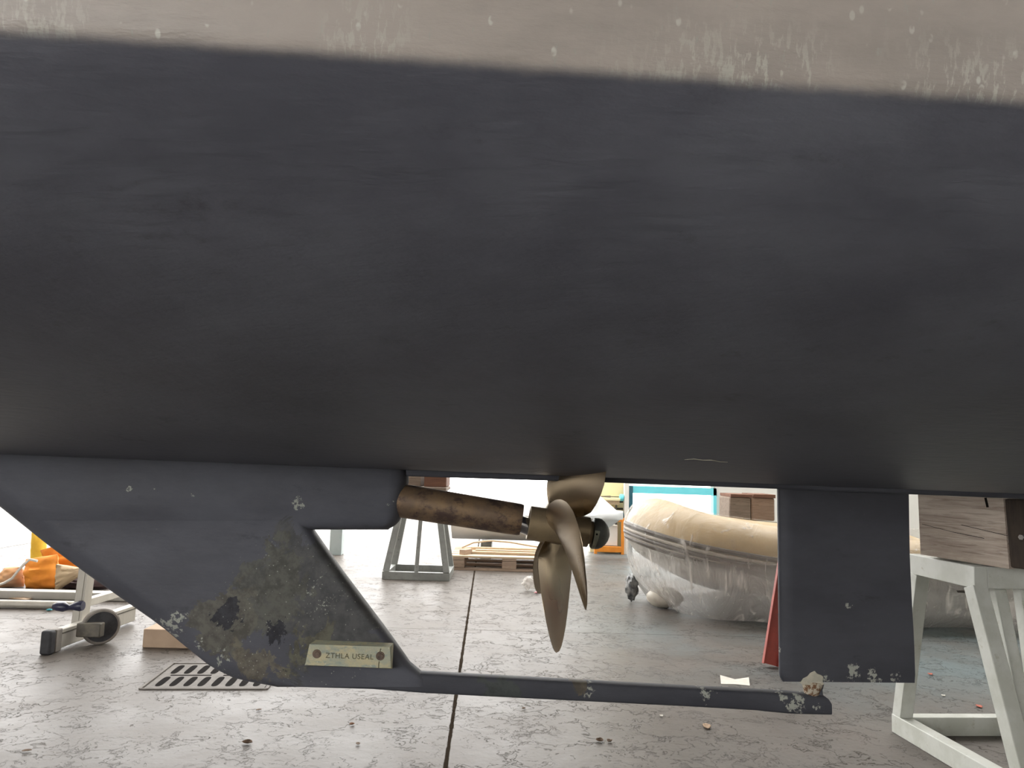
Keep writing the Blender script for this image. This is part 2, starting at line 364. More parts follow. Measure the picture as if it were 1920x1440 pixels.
cr = k.math('MAXIMUM', c1, k.math('MAXIMUM', k.math('MULTIPLY', c2, .7), k.math('MULTIPLY', c3, .75)))
col = k.mix(k.math('MULTIPLY', cr, .72), col, (.06, .05, .042))
peel = k.ramp(e1, .495, .505); col = k.mix(k.math('MULTIPLY', peel, .16), col, (.135, .122, .108))
jr = k.coord((1, 1, 1), (0, 0, 0), JROT)      # slab joints
jx = k.xyz(jr)
ca, sa = math.cos(JROT), math.sin(JROT)
X0 = JA.x*ca-JA.y*sa; Y0 = JT.x*sa+JT.y*ca
jn = k.math('MULTIPLY', k.math('SUBTRACT', k.noise(12, 4), .5), .012)
j1 = k.math('ABSOLUTE', k.math('ADD', k.math('SUBTRACT', k.math('PINGPONG', k.math('SUBTRACT', jx[0], X0), 2.6), 0), jn))
j2 = k.math('ABSOLUTE', k.math('PINGPONG', k.math('SUBTRACT', jx[1], Y0), 3.2))
jj = k.math('MAXIMUM', k.ramp(j1, .010, .006), k.math('MULTIPLY', k.ramp(j2, .006, .003), .6))
col = k.mix(k.math('MULTIPLY', jj, .97), col, (.035, .027, .02))
h = k.math('ADD', k.math('MULTIPLY', fine, .25), k.math('MULTIPLY', cr, -1.0))
h = k.math('ADD', h, k.math('MULTIPLY', k.noise(6, 6, .6), .8)); h = k.math('ADD', h, k.math('MULTIPLY', k.ramp(e1, .49, .51), -.6)); k.bump(h, .8, .006)
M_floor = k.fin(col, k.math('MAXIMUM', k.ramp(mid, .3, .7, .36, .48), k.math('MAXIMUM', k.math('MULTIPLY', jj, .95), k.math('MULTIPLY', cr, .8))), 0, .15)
k.set(k.b.inputs['Specular IOR Level'], k.math('MULTIPLY', k.math('SUBTRACT', 1.0, k.math('MAXIMUM', jj, k.math('MULTIPLY', cr, .7))), .15))
def struct(o): return tag(o, kind='structure')
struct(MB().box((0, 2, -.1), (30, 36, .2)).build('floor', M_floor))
WY = 9.7
xo = dep(1108, 940, WY).x; xw = dep(1172, 940, WY).x
wb = MB(); xb0 = dep(1178, 940, WY).x; xb1 = dep(1340, 940, WY).x; zt = dep(1260, 913, WY).z
wb.box(((xo+xw)/2, WY+.1, 2.75), (xw-xo, .2, 5.5))
struct(wb.build('wall_back', [M_yw]))
wb = MB(); wb.box(((xw+xb0)/2, WY+.1, 2.75), (xb0-xw, .2, 5.5)); wb.box(((xb1+9)/2, WY+.1, 2.75), (9-xb1, .2, 5.5))
wb.box(((xb0+xb1)/2, WY+.1, (zt+.02+5.5)/2), (xb1-xb0, .2, 5.5-zt-.02)); struct(wb.build('wall_rear', [M_ww]))
struct(MB().box((8.1, 1.8, 2.75), (.2, 16, 5.5)).build('wall_right', M_ww))
rf = MB(); rf.box((0, -.5, 5.6), (18, 14, .2)); struct(rf.build('ceiling', M_roof))
wl = MB(); wl.box((-8.9, 2.8, 2.75), (.2, 13.6, 5.5)); struct(wl.build('wall_left', M_ww))
wf = MB(); wf.box((2.5, -7.1, 2.75), (11.0, .2, 5.5)); wf.box((-5.9, -7.1, 5.05), (6.0, .2, .9)); struct(wf.build('wall_front', M_ww))
fr = MB(); ym = WY-.03
fr.box((xb0+.02, ym, zt/2), (.045, .14, zt), m=1); fr.box(((xb0+xb1)/2, ym, zt-.045), (xb1-xb0, .12, .09)); fr.box((xb1-.02, ym, zt/2), (.04, .12, zt))
struct(fr.build('door_1', [M_cyan, M_teal]))
pw = MB().box(((dep(1167, 960, WY).x+dep(1176, 960, WY).x)/2, WY-.1, 2.7), (.055, .1, 5.4)); struct(pw.build('trim_1', M_ww))

# ------------------------------------------------------------------ the sailing yacht
boat = thing('sailboat', BO, 'large black-bottomed sailing yacht propped ashore with beige band above the waterline', 'sailboat', PSI)
def section(u):
    b = abs(vw(u)); pts = []
    for i in range(29):
        t = i/28; pts.append((b*(t if t > 0 else 0), kz(u)+WL*(.82*t**1.8+.18*t**9)))
    pts.append((b+.004, kz(u)+WL+.006)); pts.append((b+.009, kz(u)+WL+.02))
    for i in range(1, 9): pts.append((b+.015+.10*(i/8), kz(u)+WL+.02+1.2*(i/8)))
    return pts
us = [-5+i*.2 for i in range(int(8.3/.2)+1)]
rows = []
for u in us:
    s_ = section(u); row = [(u, v, z) for v, z in reversed(s_)]
    row = [(u, -v, z) for v, z in reversed(s_)]+[(u, v, z) for v, z in s_[1:]]
    rows.append(row)
# bow closes to a stem beyond the frame
hm = MB(); bow = []
for j, t in enumerate((.8, 1.6, 2.4, 3.0, 3.4)):
    f_ = 1-(t/3.45)**1.6; bow.insert(0, [(-5-t, p[1]*f_, p[2]+(.35*(t/3.4)**2)*(1 if p[2] < kz(-5)+WL else .2)) for p in rows[0]])
allr = bow+rows; hm.grid(allr); n_ = len(allr[0])
hm.f.append(tuple(range((len(allr)-1)*n_, len(allr)*n_))); hm.mi.append(0)      # transom
dk = [(r[0], r[-1]) for r in allr]; o_ = len(hm.v)
for a, b in dk: hm.v += [a, b]
for i in range(len(dk)-1): hm.f.append((o_+2*i, o_+2*i+1, o_+2*i+3, o_+2*i+2)); hm.mi.append(0)
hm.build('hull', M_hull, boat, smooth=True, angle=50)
# the low keel batten under the canoe body
def line_u(x, yy, v=-.05): p = bp(x, yy, v); return p
ks = MB(); st = []
for x, ya, yb in ((760, 882, 893), (900, 887, 897.5), (1100, 894, 903.5), (1300, 903, 911), (1462, 909, 917)):
    a = line_u(x, ya); b = line_u(x, yb); st.append([(a.x, -.05, a.z+.03), (b.x, -.042, b.z), (b.x, .042, b.z), (a.x, .05, a.z+.03)])
e = line_u(1462, 917); g = line_u(1930, 936)
st.append([(g.x, -.05, kz(g.x)+.03), (g.x, -.042, g.z), (g.x, .042, g.z), (g.x, .05, kz(g.x)+.03)])
ks.grid(st, closed=True); ks.f += [(0, 1, 2, 3), tuple(len(ks.v)-4+i for i in range(4))]; ks.mi += [0, 0]
ks.build('keel_strip', M_skeg, boat, bevel=.006)
# skeg
def interp(tab, y):
    if y <= tab[0][0]: return tab[0][1]
    for (y0, x0), (y1, x1) in zip(tab, tab[1:]):
        if y <= y1: return x0+(x1-x0)*(y-y0)/(y1-y0)
    return tab[-1][1]
LE = [(840, -138), (850, -125), (950, 0), (1018, 85), (1083, 172), (1172, 300), (1210, 345), (1250, 395), (1272, 440), (1281, 480), (1287, 520)]
TEa = [(840, 766), (905, 766), (915, 762), (960, 756), (978, 748), (986, 740), (992, 728)]
TEb = [(988, 582), (1072, 641), (1205, 741), (1245, 770), (1263, 792), (1268, 802), (1287, 806)]
thk = lambda y: interp([(840, .046), (880, .056), (925, .062), (950, .060), (966, .054), (980, .049), (1000, .048), (1180, .048), (1287, .032)], y)
def skegpart(mb, ys, le, te, cols=44, botcap=True):
    fr_, bk = [], []
    for y in ys:
        x0, x1 = le(y), te(y); a = []; b = []; tt = thk(y) if not botcap else interp([(970, thk(min(y, 970))), (978, .050), (984, .046), (988, .040), (991, .032), (993, .022)], y)
        for i in range(cols):
            s_ = i/(cols-1); s_ = .5-.5*math.cos(math.pi*s_) ; s_ = s_*.7+(i/(cols-1))*.3
            x = x0+(x1-x0)*s_; dl = (x-x0)/560; dr = (x1-x)/560
            t = tt*min(1, math.sqrt(max(0, dl)/.10)+.12)*min(1, math.sqrt(max(0, dr)/.035)*.93+.07)
            q = bp(x, y, -t); a.append((q.x, -t, q.z)); b.append((q.x, t, q.z))
        fr_.append(a); bk.append(b)
    mb.grid([p+list(reversed(q)) for p, q in zip(fr_, bk)], closed=True)
    n2 = cols*2
    mb.f.append(tuple(len(mb.v)-n2+i for i in range(n2))); mb.mi.append(0)
sk = MB()
skegpart(sk, [840, 860, 880, 895, 905, 915, 925, 935, 945, 955, 962, 970, 978, 984, 988, 991, 993], lambda y: interp(LE, y), lambda y: interp(TEa, y))
skegpart(sk, [975, 986, 1000, 1020, 1045, 1072, 1100, 1130, 1160, 1180, 1205, 1225, 1245, 1255, 1263, 1270, 1278, 1284, 1288], lambda y: interp(LE, y), lambda y: interp(TEb, y), botcap=False)
sk.build('skeg', M_skeg, boat, smooth=True, angle=60)
# a pale scratch in the hull paint
def hullhit(x, y):
    d = ray(x, y); t = .3
    while t < 3.2:
        p = toboat(CAM+d*t); b_ = abs(vw(p.x)); q_ = min(1, max(0, -p.y/b_))
        if p.z > kz(p.x)+WL*(.82*q_**1.8+.18*q_**9) and p.y > -b_: return p
        t += .002
    return p
sp_ = [hullhit(x, y)+Vector((0, -.001, -.001)) for x, y in ((1283, 861), (1300, 860), (1318, 862), (1335, 862), (1350, 865), (1364, 866))]
MB().tube(sp_, [.0004, .0013, .0011, .0013, .0012, .0004], 6).build('paint_scratch', M_filler, boat)
# heel bar under the propeller
def barst(mb, tab, half):
    rws = []
    for x, yt, yb in tab:
        a = bp(x, yt, -half); b = bp(x, yb, -half); zc = (a.z+b.z)/2; hz = (a.z-b.z)/2; r = []
        for kx in range(16):
            an = 2*math.pi*kx/16; cx, cz_ = math.cos(an), math.sin(an)
            r.append((a.x, half*math.copysign(abs(cx)**.4, cx), zc+hz*math.copysign(abs(cz_)**.4, cz_)))
        rws.append(r)
    mb.grid(rws, closed=True); mb.f += [tuple(len(mb.v)-16+i for i in range(16)), tuple(range(len(mb.v)-16*len(rws), len(mb.v)-16*len(rws)+16))]; mb.mi += [0, 0]
hb = MB(); barst(hb, [(500, 1262, 1285), (560, 1258, 1290), (700, 1259, 1294), (790, 1264, 1301), (900, 1270, 1307), (1100, 1281, 1317), (1300, 1292, 1327), (1420, 1298, 1334), (1436, 1299, 1336), (1480, 1301, 1340), (1500, 1303, 1341), (1548, 1306, 1342), (1556, 1312, 1342), (1560, 1318, 1342)], .026)
hb.build('heel_bar', M_bar, boat, smooth=True, angle=50)
# stern tube, shaft, propeller
def ax(x, y): p = bp(x, y, 0); return Vector((p.x, 0, p.z))
T0, T1 = ax(700, 930), ax(978, 975); AX = (ax(1104, 998)-ax(991, 980)).normalized()
st_ = MB(); L = (T1-T0).length
st_.lathe(T0, T1-T0, [(0, .05), (L*.12, .052), (L*.2, .053), (L*.5, .052), (L*.9, .0505), (L*.985, .0495), (L, .0475), (L, .03), (L-.02, .028)])
st_.build('stern_tube', M_tube, boat, smooth=True)
H0, H1 = ax(991, 980), ax(1104, 998)
MB().lathe(T1-AX*.06, H0-T1, [(0, .026), (.15, .026)]).build('propeller_shaft', M_shaft, boat, smooth=True)
pr = MB(); HL = (H1-H0).length
pr.lathe(H0, H1-H0, [(.012, .03), (0, .045), (0, .0515), (.002, .053), (.05, .054), (.1, .053), (HL*.66, .049), (HL*.665, .0475), (HL*.675, .0475), (HL*.68, .049), (HL-.002, .047), (HL, .045), (HL, .036), (HL+.012, .036)])
prop = pr.build('propeller', M_hub, boat, smooth=True)
HC = ax(1050, 988); Av = AX; Nv = Vector((0, 1, 0)); Dv = Av.cross(Nv)     # Nv away, Dv = up or down
RP = .375; PI2 = math.radians(-6+90-90)
def blade(k_):
    ang = math.radians((12, -60, -132, -204, -276)[k_])
    rh = (-Nv)*math.cos(ang)+Vector((0, 0, -1))*math.sin(ang); rh = (rh-Av*rh.dot(Av)).normalized(); th = Av.cross(rh)
    tabc = [(0, .055), (.12, .075), (.2, .115), (.3, .175), (.45, .25), (.6, .30), (.72, .325), (.82, .325), (.9, .29), (.96, .22), (.99, .14), (1, .07)]
    fr_, bk = [], []
    for j in range(25):
        q = j/24; q = .10+.90*(1-(1-q)**1.4); r = RP*q; c = interp(tabc, q); be = math.atan(.100/max(r, .05)); A_ = []; B_ = []
        tk = .012*(1-q)+.002; rake = .052*q*q-.006
        for i in range(17):
            s_ = -.5+i/16; ch = 1-(2*s_)**2; camb = .018*c*ch; hal = tk/2*max(.18, math.sqrt(max(0, ch)))
            for sg, L_ in ((1, A_), (-1, B_)):
                off = camb+sg*hal; axl = s_*c*math.sin(be)-off*math.cos(be)+rake
                tan = s_*c*math.cos(be)+off*math.sin(be); de = tan/max(r, .06)
                if r < .06: p = HC+Av*axl+rh*r+th*tan
                else: p = HC+Av*axl+(rh*math.cos(de)+th*math.sin(de))*r
                L_.append(tuple(p))
        fr_.append(A_); bk.append(B_)
    mb = MB().grid([p+list(reversed(q)) for p, q in zip(fr_, bk)], closed=True)
    mb.f.append(tuple(len(mb.v)-34+i for i in range(34))); mb.mi.append(0)
    return mb.build('blade', M_prop, prop, smooth=True, angle=60)
for k_ in range(5): blade(k_)
nc = MB(); N0 = H1+AX*.010
nc.lathe(N0, AX, [(0, .03), (0, .046), (.002, .048), (.016, .049), (.026, .047), (.036, .041), (.045, .032), (.052, .02), (.056, .006)])
ncn = nc.build('nose_cone', M_nose, prop, smooth=True, angle=50)
nb = MB(); rr2 = []
UPA = Vector((-AX.z, 0, AX.x))
for i in range(13):
    a_ = math.radians(14-i*7.2); w2 = .016-.006*(i/12); row = []
    for al in (.0015, .0015+w2):
        for rad_ in ((.0475, .0505) if al < .002 else (.0505, .0475)): row.append(N0+AX*al+(Vector((0, -1, 0))*math.cos(a_)+UPA*math.sin(a_))*rad_)
    rr2.append(row)
nb.grid(rr2, closed=True); nb.f += [(0, 1, 2, 3), (48, 49, 50, 51)]; nb.mi += [0, 0]
nb.build('nose_cone_band', M_nosepale, prop)
q = N0+AX*.0085+Vector((0, -.0508, 0))+UPA*.001; MB().lathe(q, (0, 1, 0), [(0, .002), (.0, .0032), (.004, .0032)], 12).build('set_screw', M_pit, prop)
# sacrificial anode on the skeg
AN = [(592, 1199.5), (738, 1205.5), (736, 1254), (571, 1247.5)]
vb, vf = -.046, -.078
bk = [bp(x, y, vb) for x, y in AN]; fr_ = [bp(x, y, vf) for x, y in ((580, 1208), (731, 1213), (733, 1253), (572, 1247))]
an = MB().hexa([(p.x, vb, p.z) for p in (bk[3], bk[2], bk[1], bk[0])]+[(p.x, vf, p.z) for p in (fr_[3], fr_[2], fr_[1], fr_[0])])
# crack running past the right bolt
for seg in (((714, 1216), (712, 1224), (709, 1232)), ((711, 1240), (710, 1247), (710, 1252.5))):
    for a, b in zip(seg, seg[1:]):
        p, q = bp(*a, vf), bp(*b, vf); an.beam((p.x, vf-.0002, p.z), (q.x, vf-.0002, q.z), .0014, .0032, (1, 0, 0), 1)
ano = an.build('zinc_anode', [M_zinc, M_zdark], boat, bevel=.004, seg=3)
for x, y in ((594, 1226), (713, 1230)):
    q = bp(x, y, vf)
    MB().lathe((q.x, vf-.0012, q.z), (0, 1, 0), [(.0005, .004), (0, .0085), (0, .0125), (.002, .0135)], 24, 0).lathe((q.x+.002, vf-.003, q.z), (0, 1, 0), [(0, .002), (0, .0065), (.002, .0075)], 20).build('bolt', M_bolt, ano, smooth=True)
tc = bpy.data.curves.new('lettering', 'FONT'); tc.body = 'ZTHLA USEAL'; tc.size = .0215; tc.align_x = 'CENTER'; tc.extrude = .0006; tc.space_character = 1.08
tm = bpy.data.objects.new('lettering', tc); COL.objects.link(tm)
bpy.context.view_layer.update()
lme = bpy.data.meshes.new_from_object(tm); bpy.data.objects.remove(tm)
lo = bpy.data.objects.new('lettering', lme); COL.objects.link(lo); lme.materials.append(M_zdark); lo.parent = ano
q = bp(655, 1235, vf); a_, b_ = bp(572, 1247, vf), bp(733, 1253, vf)
lo.location = (q.x, vf-.0004, q.z); lo.rotation_euler = (math.radians(90), -math.atan2(b_.z-a_.z, b_.x-a_.x), 0)
# rudder
RL = [(895, 1457.5), (1000, 1459), (1100, 1460), (1262, 1461.5), (1272, 1463), (1277, 1468)]
RR = [(895, 1703), (930, 1704), (1050, 1706), (1150, 1711), (1200, 1714), (1262, 1716), (1277, 1715)]
ru = MB(); rws = []
for y in (880, 900, 930, 960, 1000, 1040, 1080, 1120, 1150, 1180, 1210, 1240, 1262, 1270, 1275, 1278):
    x0, x1 = interp(RL, y), interp(RR, y); A_ = []; B_ = []
    for i in range(25):
        s_ = (i/24)**1.5; yy = y+(2.5*s_ if y > 1200 else 0)
        t = .024*(min(1, math.sqrt(s_/.12)+.05))*(1-.62*max(0, (s_-.25)/.75)); q = bp(x0+(x1-x0)*s_, yy, -t)
        A_.append((q.x, -t, q.z)); B_.append((q.x, t, q.z))
    rws.append(A_+list(reversed(B_)))
ru.grid(rws, closed=True); ru.f.append(tuple(len(ru.v)-50+i for i in range(50))); ru.mi.append(0)
rud = ru.build('rudder', M_rudder, boat, smooth=True, angle=50)
fp = MB(); poly = [(1500, 1281), (1506, 1272), (1514, 1268), (1519, 1262), (1525, 1259), (1528, 1258), (1532, 1263), (1540, 1266), (1544, 1269), (1543, 1279), (1546, 1283), (1538, 1286), (1520, 1285), (1506, 1284)]
fp.prism([(lambda p: (p.x, -.0255, p.z))(bp(x, y, -.025)) for x, y in poly], (0, .01, 0)); fp.build('filler_patch', M_filler, rud, bevel=.0015)
pt = MB(); a = ax(1523, 1276); b = ax(1521, 1309); d = b-a
pt.lathe(a, d, [(0, .031), (d.length*.25, .031), (d.length*.4, .027), (d.length*.8, .021), (d.length, .019)], 20)
pt.build('rudder_pintle', M_rust, boat, smooth=True)
ptr = MB(); a = ax(1536, 1282); b = ax(1534, 1308); d = b-a; ptr.lathe(a, d, [(0, .014), (d.length*.4, .011), (d.length, .016)], 14); ptr.build('pintle_collar', M_skeg, boat, smooth=True)

# ------------------------------------------------------------------ white trestle and its block (right)
def rel(o, p): return Vector(p)-o.location
fA, fN = flr(1672, 1372), flr(1788, 1442)      # outer bottom edge of the left base rail
dirn = (fN-fA).normalized(); dirn.z = 0; side = Vector((-dirn.y, dirn.x, 0))
if side.x < 0: side = -side
T = thing('boat_trestle', fA+side*.35+dirn*.35, 'white painted steel boat trestle behind the rudder, carrying the big timber block', 'trestle')
def P(a, s_, z): return rel(T, fA+dirn*a+side*s_+Vector((0, 0, z)))
BL, BW = .74, .72; wb_ = .055; zb = .0375
for (a0, s0, a1, s1) in ((0, .0275, BL, .0275), (0, BW-.0275, BL, BW-.0275)):
    MB().beam(P(a0, s0, zb), P(a1, s1, zb), wb_, .075).build('base_rail', M_white, T, bevel=.003)
for a0 in (.0275, BL-.0275):
    MB().beam(P(a0, .056, zb), P(a0, BW-.056, zb), wb_, .075).build('base_rail', M_white, T, bevel=.003)
ztop = .755; zr = ztop-.04
tA = Vector(dep(1690, 1066, (fA+dirn*.16).y)); 
TL0, TL1 = .17, .50; TS0, TS1 = .03, .42      # top frame
# measured corner of the top frame
cn = flr(1806, 1062, ztop)
for nm, a0, s0, a1, s1 in (('top_rail', TL0, TS0, TL1, TS0), ('top_rail', TL0, TS1, TL1, TS1)):
    MB().beam(P(a0-.03, s0, zr), P(a1+.03, s1, zr), .05, .08).build(nm, M_white, T, bevel=.003)
for a0 in (TL0, TL1):
    MB().beam(P(a0, TS0+.026, zr), P(a0, TS1+.3, zr), .055, .079).build('top_rail', M_white, T, bevel=.003)
for (ab, sb, at_, s_t) in ((.03, .03, TL0, .03), (BL-.03, .03, TL1, .03), (.03, BW-.03, TL0, TS1+.25), (BL-.03, BW-.03, TL1, TS1+.25)):
    MB().beam(P(ab, sb, .07), P(at_, s_t, zr-.035), .056, .056, side).build('leg', M_white, T, bevel=.003)
MB().beam(P(BL-.06, .085, .08), P(TL1-.03, .13, zr-.035), .045, .045, side).build('brace', M_white, T, bevel=.003)
MB().beam(P(BL-.06, .13, .08), P(TL1-.03, .235, zr-.035), .045, .045, side).build('brace', M_white, T, bevel=.003)

# timber block: near bottom corner and far bottom corner
zB = ztop; bc0 = flr(1726, 1040, zB+.012); bc1 = flr(1892, 1061, zB+.012)
fd = (bc1-bc0); fd.z = 0; Lb = fd.length; fd.normalize(); nd = Vector((-fd.y, fd.x, 0))
if nd.y < 0: nd = -nd
HB = bp(1760, 934).z-.002-(zB+.001)
blk = thing('timber_block', bc0+fd*Lb/2+nd*.15, 'big weathered pale timber block on the white trestle at the right edge', 'wood block', math.atan2(fd.y, fd.x))
blk.location.z = zB+.001
bm_ = MB(); bm_.hexa([(-Lb/2, -.15, .012), (Lb/2, -.15, -.0), (Lb/2, .15, 0), (-Lb/2, .15, .008), (-Lb/2-.004, -.15, HB), (Lb/2-.01, -.15, HB), (Lb/2-.01, .15, HB), (-Lb/2, .15, HB)])
# splits in the face
for (x0, z0, x1, z1, th_) in ((-.47, .53, -.1, .45, .0016), (-.1, .45, .25, .40, .0022), (.0, .57, .5, .47, .002), (.28, 1.0, .30, .86, .009)):
    bm_.beam((x0*Lb, -.1503, z0*HB), (x1*Lb, -.1503, z1*HB), .001, th_, (0, 0, 1) if abs(x1-x0) > .05 else (1, 0, 0), 1)
bm_.build('block', [M_block, M_pit], blk, bevel=.007, seg=3)
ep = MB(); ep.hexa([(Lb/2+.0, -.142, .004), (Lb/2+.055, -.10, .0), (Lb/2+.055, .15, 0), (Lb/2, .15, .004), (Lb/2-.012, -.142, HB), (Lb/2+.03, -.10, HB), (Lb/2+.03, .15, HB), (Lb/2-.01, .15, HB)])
ep.build('shaded_end', M_blockend, blk, bevel=.006)  # end face of the block, its shade painted in as dark wood
MB().lathe((Lb/2+.03, -.125, HB*.46), (0, 1, 0), [(0, .004), (0, .010), (.05, .010)], 6).build('bolt', M_shaft, blk)

# ------------------------------------------------------------------ grey trestle with blocks (background, centre)
g0 = flr(716, 1086); g1 = flr(844, 1087); gw = g1.x-g0.x; gd = .55
G = thing('steel_trestle', (g0.x+gw/2, g0.y+gd/2, 0), 'grey steel trestle with splayed legs behind the stern tube', 'trestle')
def GP(x, y, z): return (x*gw/2, y*gd/2, z)
for y in (-.92, .92): MB().beam(GP(-1, y, .035), GP(1, y, .035), .05, .07).build('base_rail', M_greysteel, G, bevel=.002)
for x in (-.92, .92): MB().beam(GP(x, -.8, .035), GP(x, .8, .035), .05, .069).build('base_rail', M_greysteel, G, bevel=.002)
gz = .80
for x in (-1, 1):
    for y in (-1, 1): MB().beam(GP(x*.9, y*.92, .07), GP(x*.52, y*.6, gz-.06), .055, .055, (0, 1, 0)).build('leg', M_greysteel, G, bevel=.002)
MB().beam(GP(0, -.92, .07), GP(.06, -.6, gz-.06), .034, .034, (0, 1, 0)).build('centre_post', M_greysteel, G, bevel=.002)
for y in (-.6, .6): MB().beam(GP(-.6, y, gz-.03), GP(.6, y, gz-.03), .06, .06).build('top_rail', M_greysteel, G, bevel=.002)
MB().box((0, 0, gz+.005), (gw*.75, gd*.8, .01)).build('top_plate', M_greysteel, G)
def wblock(name, c, d, m, label, cat='wood block', rz=0, group=None, bv=.008):
    o = MB().box((0, 0, d[2]/2), d).build(name, m, bevel=bv); o.location = c; o.rotation_euler = (0, 0, rz); return tag(o, label, cat, group)
yb_ = g0.y+gd/2
zz = gz+.0105
wblock('plank', (dep(800, 915, yb_).x, yb_, zz), (.42, .5, .035), M_oldwood, 'grey plank lying on the grey steel trestle under two blocks', 'plank')
zz += .0355
xa_, xm_, xc_ = dep(750, 900, yb_-.22).x, dep(793, 900, yb_-.22).x, dep(837, 900, yb_-.22).x
wblock('wood_block', ((xa_+xm_)/2-.01, yb_, zz), (xm_-xa_-.02, .42, .13), M_oldwood, 'dark wood block on the grey trestle, left of the pair')
wblock('wood_block', ((xm_+xc_)/2+.005, yb_, zz), (xc_-xm_-.01, .42, .13), M_redwood, 'reddish wood block on the grey trestle, right of the pair')

# ------------------------------------------------------------------ pallet and timber on it
p0 = flr(843, 1068.5); p1 = flr(1066, 1075); PLn = 1.2
pal = thing('pallet', (p0.x+.6*math.cos(0), p0.y+.4, 0), 'wooden pallet with planks on it behind the propeller', 'pallet', 0)
for y in (-.35, 0, .35):
    MB().box((0, y, .011), (1.2, .1, .022)).build('bottom_board', M_pallet, pal, bevel=.002)
    for x, w_ in ((-.5275, .145), (0, .145), (.5275, .145)): MB().box((x, y, .0225+.039), (w_, .1, .077)).build('spacer_block', M_pallet, pal, bevel=.004)
for x in (-.5275, 0, .5275): MB().box((x, 0, .1125), (.145, .8, .021)).build('stringer_board', M_pallet, pal, bevel=.002)
for y, w_ in ((-.3275, .145), (-.16, .1), (0, .145), (.16, .1), (.3275, .145)): MB().box((0, y, .1345), (1.2, w_, .021)).build('deck_board', M_plank, pal, bevel=.002)
px_, py_ = pal.location.x, pal.location.y; zt_ = .1455
for i, (y, x0, x1, lb) in enumerate(((-.2, -.40, .62, 'pale timber strip on the pallet, nearest of three'), (-.02, -.36, .6, 'pale timber strip on the pallet, middle of three'), (.2, -.42, .58, 'pale timber strip on the pallet, farthest of three'))):
    wblock('timber_strip', (px_+(x0+x1)/2, py_+y, zt_), (x1-x0, .07, .025), M_plank, lb, 'plank', group='timber strips on the pallet', bv=.002)
wblock('timber_offcut', (px_-.45, py_-.27, zt_), (.07, .30-.16, .05), M_pallet, 'short reddish timber offcut at the left end of the pallet', 'wood offcut', -.5, bv=.003)
bl_ = MB(); ptsb = [(-.50, .02), (-.38, .075), (-.2, .10), (0, .09), (.25, .055), (.5, .03)]
for (x0, z0), (x1, z1) in zip(ptsb, ptsb[1:]): bl_.beam((px_+x0, py_-.1-.03*0, zt_+.027+z0), (px_+x1, py_-.1, zt_+.027+z1), .05, .014)
tag(centre(bl_.build('bent_lath', M_plank)), 'thin bent lath bowed upward on top of the pallet planks', 'plank')

# ------------------------------------------------------------------ white boat on the far side
def wboat():
    Y = 8.95
    tip = dep(1168, 985, Y); x1 = tip.x
    bt = thing('white_boat', (x1-1.0, Y, 0), 'white boat with pointed bow beyond the propeller and pallet', 'boat')
    rw = []
    zl = [.20, .215, .30, .47, .52, .56, .98, 1.25]
    for i in range(26):
        s_ = i/25; x = -1.0+2.0*s_; b = .5*min(1, ((1-s_)/.5)**.62) if s_ > .5 else .5
        b = max(b, .004); lo_ = max(0, (s_-.72)/.28)
        ring = []
        top = interp([(0, .70), (.5, .74), (.68, .92), (.76, .90), (1, .5)], s_)
        keelz = .19+.30*lo_**1.5; bump = .47+.02*s_
        prof = [(0, keelz), (b*.35*(1-lo_*.8), keelz+.02), (b*.8*(1-lo_*.5), keelz+(bump-keelz)*.55), (b*.93, bump-.02), (b, bump), (b, bump+.035), (b*.93, bump+.06), (b*.75, bump+(top-bump)*.7 if top > bump+.08 else bump+.065), (b*.3, max(top, bump+.07)), (0, max(top, bump+.07)+.01)]
        for y, z in prof: ring.append((x, -y, z))
        for y, z in reversed(prof[1:-1]): ring.append((x, y, z))
        rw.append(ring)
    hb_ = MB().grid(rw, closed=True); n = len(rw[0]); hb_.f += [tuple(range(n)), tuple(len(hb_.v)-n+i for i in range(n))]; hb_.mi += [0, 0]
    hb_.build('hull', M_gel, bt, smooth=True, angle=30)
    for x in (-.6, .2): MB().box((x, 0, .09), (.12, .7, .18)).build('cradle_beam', M_greysteel, bt, bevel=.004)
wboat()

# ------------------------------------------------------------------ wrapped inflatable boat
IY = 5.6
b0 = flr(1330, 1150)
IB = thing('inflatable_boat', (dep(1172, 1000, IY+.2).x+.07, IY+.55, 0), 'cream inflatable boat wrapped in clear plastic, to the left of the rudder', 'inflatable boat', .0)
def zc(x): return .33+.33*math.exp(-max(0, x-.05)/.6)
path = []
for i in range(41):
    t = -1+2*i/40; a = abs(t)
    if a < .42:
        th_ = a/.42*math.pi/2; x = .24+.55*(1-math.cos(th_)); y = .56*math.sin(th_)
    else: x = .79+(a-.42)/.58*2.15; y = .56
    path.append((x, y if t > 0 else -y, zc(x)+.02))
rr_ = [.245]*41
for q, r_ in ((0, .06), (1, .15), (2, .21), (40, .06), (39, .15), (38, .21)): rr_[q] = r_
tb = MB().tube(path, rr_, 28)
